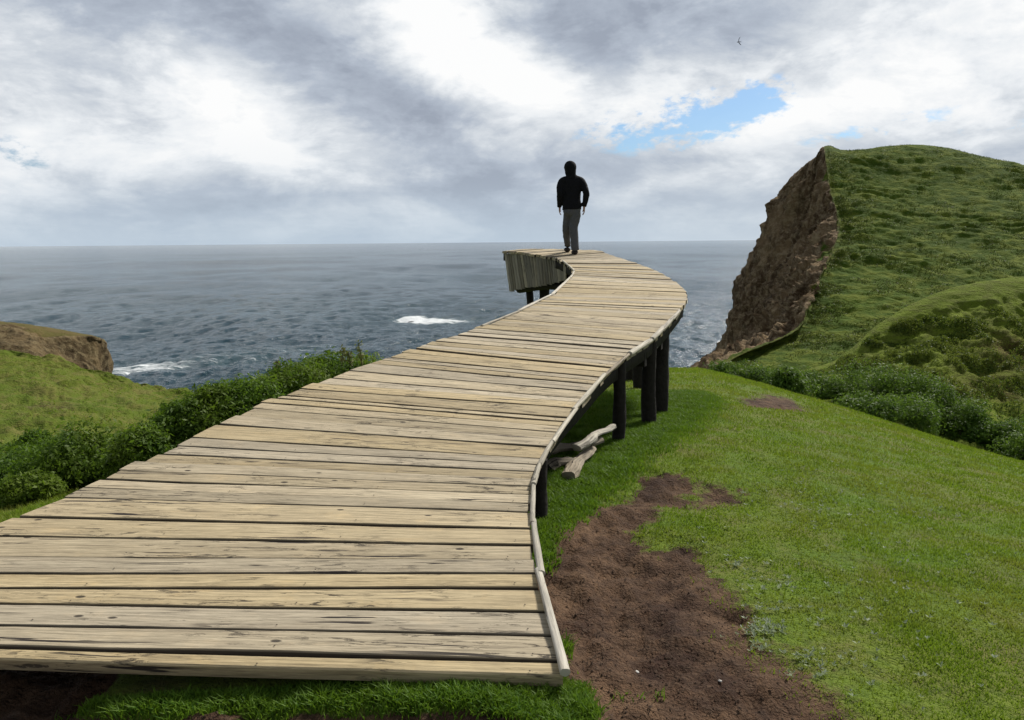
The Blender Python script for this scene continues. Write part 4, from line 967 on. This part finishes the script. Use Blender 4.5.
# clothing: elliptical ring lofts fused into one surface
def fused(name, chains, m, vox=.014, it=5):
    acc = Acc()
    for ch in chains:
        C = np.array([c[:5] for c in ch], float); n_ = 14; ch_ = catmull(C, 4); an = np.linspace(0, 2 * np.pi, n_, endpoint=False)
        V_ = []
        T = np.gradient(ch_[:, :3], axis=0); T /= np.linalg.norm(T, axis=1)[:, None]
        for c, tt in zip(ch_, T):
            a_ = np.cross(tt, (0, 1, 0.001)); a_ /= np.linalg.norm(a_); b_ = np.cross(a_, tt)
            V_.append(c[:3] + np.cos(an)[:, None] * a_ * c[3] + np.sin(an)[:, None] * b_ * c[4])
        m_ = len(V_); V_ = np.concatenate(V_ + [[ch_[0, :3]], [ch_[-1, :3]]]); i = np.arange(m_ * n_).reshape(m_, n_); j = np.roll(i, -1, 1)
        acc.add(V_, np.stack([i[:-1], j[:-1], j[1:], i[1:]], -1).reshape(-1, 4)); k0 = acc.n - len(V_)
        acc.F.append(np.stack([i[0], np.full(n_, m_ * n_), j[0]], 1) + k0); acc.F.append(np.stack([i[-1], j[-1], np.full(n_, m_ * n_ + 1)], 1) + k0)
    o = acc.build(name, m, None); r_ = o.modifiers.new('r', 'REMESH'); r_.mode = 'VOXEL'; r_.voxel_size = vox; sm_ = o.modifiers.new('s', 'SMOOTH'); sm_.factor = .5; sm_.iterations = it
    dg = bpy.context.evaluated_depsgraph_get(); dg.update(); nm = bpy.data.meshes.new_from_object(o.evaluated_get(dg)); bpy.data.objects.remove(o)
    co = np.empty(len(nm.vertices) * 3, np.float32); nm.vertices.foreach_get('co', co); co = co.reshape(-1, 3)
    co += (fbm(co[:, 0] * 9, co[:, 1] * 9, co[:, 2] * 12, 3) * .014)[:, None] * np.array([1, 1, .2]); nm.vertices.foreach_set('co', co.ravel().astype(np.float32))
    nm.materials.clear(); nm.materials.append(m)
    for p_ in nm.polygons: p_.use_smooth = True
    o = bpy.data.objects.new(name, nm); COL.objects.link(o); o.parent = person; return o
fused('jacket', [[(-.045, .165, .84, .185, .135), (-.045, .17, .93, .182, .135), (-.045, .19, 1.10, .170, .125), (-.045, .22, 1.27, .195, .13), (-.045, .23, 1.38, .205, .125), (-.047, .235, 1.45, .150, .10), (-.05, .24, 1.51, .085, .085)],
    [(-.15, .225, 1.405, .085, .085), (-.225, .215, 1.37, .080, .08), (-.268, .185, 1.25, .072, .072), (elL[0], elL[1], elL[2], .064, .064), (-.272, .22, 1.0, .056, .056), (wrL[0] - .004, wrL[1], wrL[2] - .005, .046, .046)],
    [(.06, .225, 1.405, .085, .085), (.135, .215, 1.37, .080, .08), (.192, .17, 1.26, .072, .072), (elR[0], elR[1], elR[2], .064, .064), (.206, .115, 1.01, .056, .056), (wrR[0], wrR[1], wrR[2] + .0, .047, .047)]], M_JACK)
fused('hood', [[(-.052, .215, 1.42, .12, .10), (-.056, .222, 1.49, .098, .100), (-.066, .235, 1.57, .108, .118), (-.072, .24, 1.66, .118, .125), (-.074, .25, 1.735, .085, .095), (-.074, .255, 1.765, .035, .04)]], M_JACK, .012, 4)
fused('trousers', [[(-.045, .165, 1.0, .15, .115), (-.045, .165, .90, .165, .125), (-.045, .165, .80, .165, .12), (-.04, .17, .74, .12, .10)],
    [(-.115, .17, .86, .095, .11), (-.11, .25, .70, .092, .10), (kL[0], kL[1], kL[2], .080, .085), (-.125, .40, .34, .068, .075), (aL[0], aL[1], aL[2] + .02, .062, .072), (aL[0], aL[1], aL[2] - .03, .066, .076)],
    [(.035, .165, .86, .098, .11), (.018, .15, .68, .098, .105), (kR[0], kR[1], kR[2], .086, .09), (.0, .10, .30, .080, .085), (aR[0], aR[1], .14, .076, .084), (aR[0] + .002, aR[1], .075, .078, .088)]], M_TROU, .013, 4)
def shoe(ax_, ay_, az_, pitch):
    c, s = math.cos(pitch), math.sin(pitch)
    pts = [(-.075, .040, .042), (-.01, .045, .050), (.07, .040, .050), (.14, .032, .048), (.19, .026, .040)]
    V_ = [(ax_, ay_ + y_ * c - h_ * s, az_ + y_ * s + h_ * c, w__, h_) for (y_, h_, w__) in pts]
    V_.append((ax_, ay_ - .02, az_ + .10, .05, .05)); return pm('shoe', V_, [(0, 1), (1, 2), (2, 3), (3, 4), (1, 5)], M_SHOE, k=1.5)
shoe(aR[0], aR[1], .002, 0.02); shoe(aL[0], aL[1], dzf + .012, .06)

# ---------------------------------------------------------------- bird
M_BIRD = simple('dark_feathers', (.03, .03, .035), .8)
bp = at(739, 42, 90); bme = skin_mesh('bird', [(0, 0, 0, .05), (0, .12, .01, .05), (0, .22, .03, .035), (0, .27, .03, .012), (0, -.14, 0, .028), (0, -.26, .0, .035, .01),
    (.10, .05, .05, .018, .05), (.30, .02, .17, .012, .05), (.50, -.08, .24, .005, .03), (-.10, .05, .05, .018, .05), (-.28, .02, .20, .012, .05), (-.40, -.08, .36, .005, .03)],
    [(0, 1), (1, 2), (2, 3), (0, 4), (4, 5), (0, 6), (6, 7), (7, 8), (0, 9), (9, 10), (10, 11)], M_BIRD, None)
o = bpy.data.objects.new('bird', bme); COL.objects.link(o); o.location = bp; o.rotation_euler = (.1, .9, 1.0); tag(o, 'small dark bird gliding high in the cloudy sky above the headland', 'bird')

# ---------------------------------------------------------------- sky and sun
SUN_AZ = R(40); SUN_EL = R(43)
wd = bpy.data.worlds.new('World'); scn.world = wd; wd.use_nodes = True; t = NT(wd.node_tree); t.n.clear()
sky = t.node('ShaderNodeTexSky', sky_type='NISHITA'); sky.sun_disc = False; sky.sun_elevation = SUN_EL; sky.sun_rotation = SUN_AZ
tc = t.node('ShaderNodeTexCoord').outputs['Generated']; sp_ = t.node('ShaderNodeSeparateXYZ'); t.set(sp_.inputs[0], tc); sx, sy, sz = sp_.outputs
az = t.m('ARCTAN2', sx, sy); el = t.m('ARCSINE', sz)
zc = t.m('MAXIMUM', sz, 0.0); inv = t.m('DIVIDE', 1.0, t.m('ADD', zc, 0.13))
cb = t.node('ShaderNodeCombineXYZ'); t.set(cb.inputs[0], t.m('MULTIPLY', sx, inv)); t.set(cb.inputs[1], t.m('MULTIPLY', sy, inv)); P = cb.outputs[0]
cb2 = t.node('ShaderNodeCombineXYZ'); t.set(cb2.inputs[0], t.m('MULTIPLY', az, 1.0)); t.set(cb2.inputs[1], t.m('MULTIPLY', el, 2.0)); Q = cb2.outputs[0]
# rotate Q a little so that streaks run down to the right
mp = t.node('ShaderNodeMapping'); t.set(mp.inputs[0], Q); mp.inputs['Rotation'].default_value = (0, 0, R(22)); mp.inputs['Scale'].default_value = (1, 1.35, 1); Qr = mp.outputs[0]
nA = t.noise(P, 0.9, 7, 0.58, 0.5); nB = t.noise(Qr, 4.0, 9, 0.56, 0.2); nC = t.noise(Q, 8.0, 12, 0.66, 0.25); nE = t.noise(Q, 7.0, 12, 0.58, 0.25); nD = t.noise(Q, 30.0, 6, 0.6)
def blob(px, py, sxp, syp, ang, amp):
    d_ = ray(px, py).normalized(); a0 = math.atan2(d_.x, d_.y); e0 = math.asin(d_.z); c, s = math.cos(R(ang)), math.sin(R(ang))
    a = t.m('SUBTRACT', az, a0); e = t.m('SUBTRACT', el, e0)
    uu = t.m('MULTIPLY', t.m('ADD', t.m('MULTIPLY', a, c), t.m('MULTIPLY', e, s)), F / sxp); vv = t.m('MULTIPLY', t.m('SUBTRACT', t.m('MULTIPLY', e, c), t.m('MULTIPLY', a, s)), F / syp)
    g_ = t.m('EXPONENT', t.m('MULTIPLY', t.m('ADD', t.m('MULTIPLY', uu, uu), t.m('MULTIPLY', vv, vv)), -1)); return t.m('MULTIPLY', g_, amp)
def summ(L):
    f = None
    for b_ in L: f = blob(*b_) if f is None else t.m('ADD', f, blob(*b_))
    return f
# (px,py,half-width,half-height,angle up-right positive,brightness)
LAY = summ([(60, 15, 190, 30, -8, -.26), (270, 30, 160, 38, -22, -.26), (400, 110, 120, 30, -30, -.30), (500, 140, 90, 22, -20, -.12), (80, 105, 110, 26, -14, .14), (230, 62, 60, 20, -18, .14),
            (245, 110, 60, 34, -20, .34), (140, 70, 120, 26, -10, .22), (425, 35, 60, 45, -30, .50), (500, 75, 70, 35, -28, .42), (560, 95, 80, 30, -15, .28),
            (610, 15, 130, 34, 4, -.36), (700, 42, 100, 26, 5, -.26), (890, 55, 170, 65, 0, .36), (790, 120, 60, 22, 0, .26), (430, 140, 110, 18, 0, .16),
            (160, 165, 220, 26, -5, .08), (390, 196, 150, 13, 3, -.34), (480, 182, 70, 13, 5, -.15), (250, 215, 170, 18, -2, -.12), (700, 175, 90, 16, 0, .16), (640, 210, 160, 16, 0, -.10), (690, 160, 60, 9, 0, -.16), (10, 170, 40, 22, 60, .28), (512, 165, 110, 10, 0, -.10)])
Bv = t.m('ADD', 0.57, LAY)
Bv = t.m('ADD', Bv, t.m('MULTIPLY', t.m('SUBTRACT', nA, .5), 0.55)); Bv = t.m('ADD', Bv, t.m('MULTIPLY', t.m('SUBTRACT', nB, .5), 0.9))
Bv = t.m('ADD', Bv, t.m('MULTIPLY', t.m('SUBTRACT', nC, .5), 1.05)); Bv = t.m('ADD', Bv, t.m('MULTIPLY', t.m('SUBTRACT', nD, .5), 0.12))
Bv = t.m('ADD', Bv, t.m('MULTIPLY', t.m('SUBTRACT', t.ramp(nE, [(0.46, 0.0), (0.56, 1.0)]), .5), 0.19))
cc = t.ramp(Bv, [(0.08, (0.34, 0.385, 0.465)), (0.36, (0.46, 0.515, 0.60)), (0.58, (0.63, 0.675, 0.73)), (0.80, (0.84, 0.87, 0.90)), (1.0, (0.98, 0.985, 0.985))])
cc = t.mix(t.ramp(el, [(0.36, 0.0), (0.60, 1.0)]), cc, (0.24, 0.265, 0.31))  # unseen upper sky darkened to cut fill light and deepen contrast
cc = t.mix(t.ramp(sy, [(0.0, 0.6), (0.25, 0.0)]), cc, (0.26, 0.29, 0.33))  # unseen sky behind the camera dimmed too, for less fill light
# haze towards the horizon
hz = t.ramp(el, [(0.0, 1.0), (0.022, 0.80), (0.075, 0.22), (0.14, 0.0)])
cc = t.mix(t.m('MULTIPLY', hz, .85), cc, t.mix(t.ramp(az, [(0.0, 0.0), (0.6, 1.0)]), (0.50, 0.60, 0.70), (0.66, 0.73, 0.79)))
hole = summ([(690, 122, 72, 22, 4, 1.15), (750, 100, 38, 18, 10, .7), (625, 136, 45, 8, 0, .5), (880, 128, 55, 9, 8, .62), (15, 158, 26, 22, 0, .4), (1010, 130, 40, 8, 0, .4), (150, 205, 160, 12, 0, .12)])
gate = t.m('MULTIPLY', hole, 2.2, clamp=True)
hm = t.m('ADD', hole, t.m('MULTIPLY', gate, t.m('ADD', t.m('MULTIPLY', t.m('SUBTRACT', nC, .5), -6.0), t.m('MULTIPLY', t.m('SUBTRACT', nD, .5), -3.5))))
hm = t.ramp(hm, [(0.35, 0.0), (1.15, 1.0)])
bg1 = t.node('ShaderNodeBackground'); t.set(bg1.inputs[0], t.mix(1.0, sky.outputs[0], (0.64, 0.86, 1.10), 'MULTIPLY')); bg1.inputs[1].default_value = 0.095
bgb = t.node('ShaderNodeBackground'); t.set(bgb.inputs[0], cc); bgb.inputs[1].default_value = 1.0
mx = t.node('ShaderNodeMixShader'); t.set(mx.inputs[0], t.m('SUBTRACT', 1.0, t.m('MULTIPLY', hm, .95))); t.l.new(bg1.outputs[0], mx.inputs[1]); t.l.new(bgb.outputs[0], mx.inputs[2])
wo = t.node('ShaderNodeOutputWorld'); t.l.new(mx.outputs[0], wo.inputs[0])
ld = bpy.data.lights.new('sun', 'SUN'); ld.energy = 4.7; ld.angle = R(8); ld.color = (1, .95, .87); lo = bpy.data.objects.new('sun', ld); COL.objects.link(lo)
sd_ = Vector((math.sin(SUN_AZ) * math.cos(SUN_EL), math.cos(SUN_AZ) * math.cos(SUN_EL), math.sin(SUN_EL))); lo.rotation_euler = (-sd_).to_track_quat('-Z', 'Y').to_euler()
scn.view_settings.view_transform = 'Standard'; scn.view_settings.look = 'None'; scn.view_settings.gamma = 1; scn.view_settings.exposure = 0
scn.render.engine = 'CYCLES'; scn.cycles.max_bounces = 6; scn.cycles.use_denoising = True
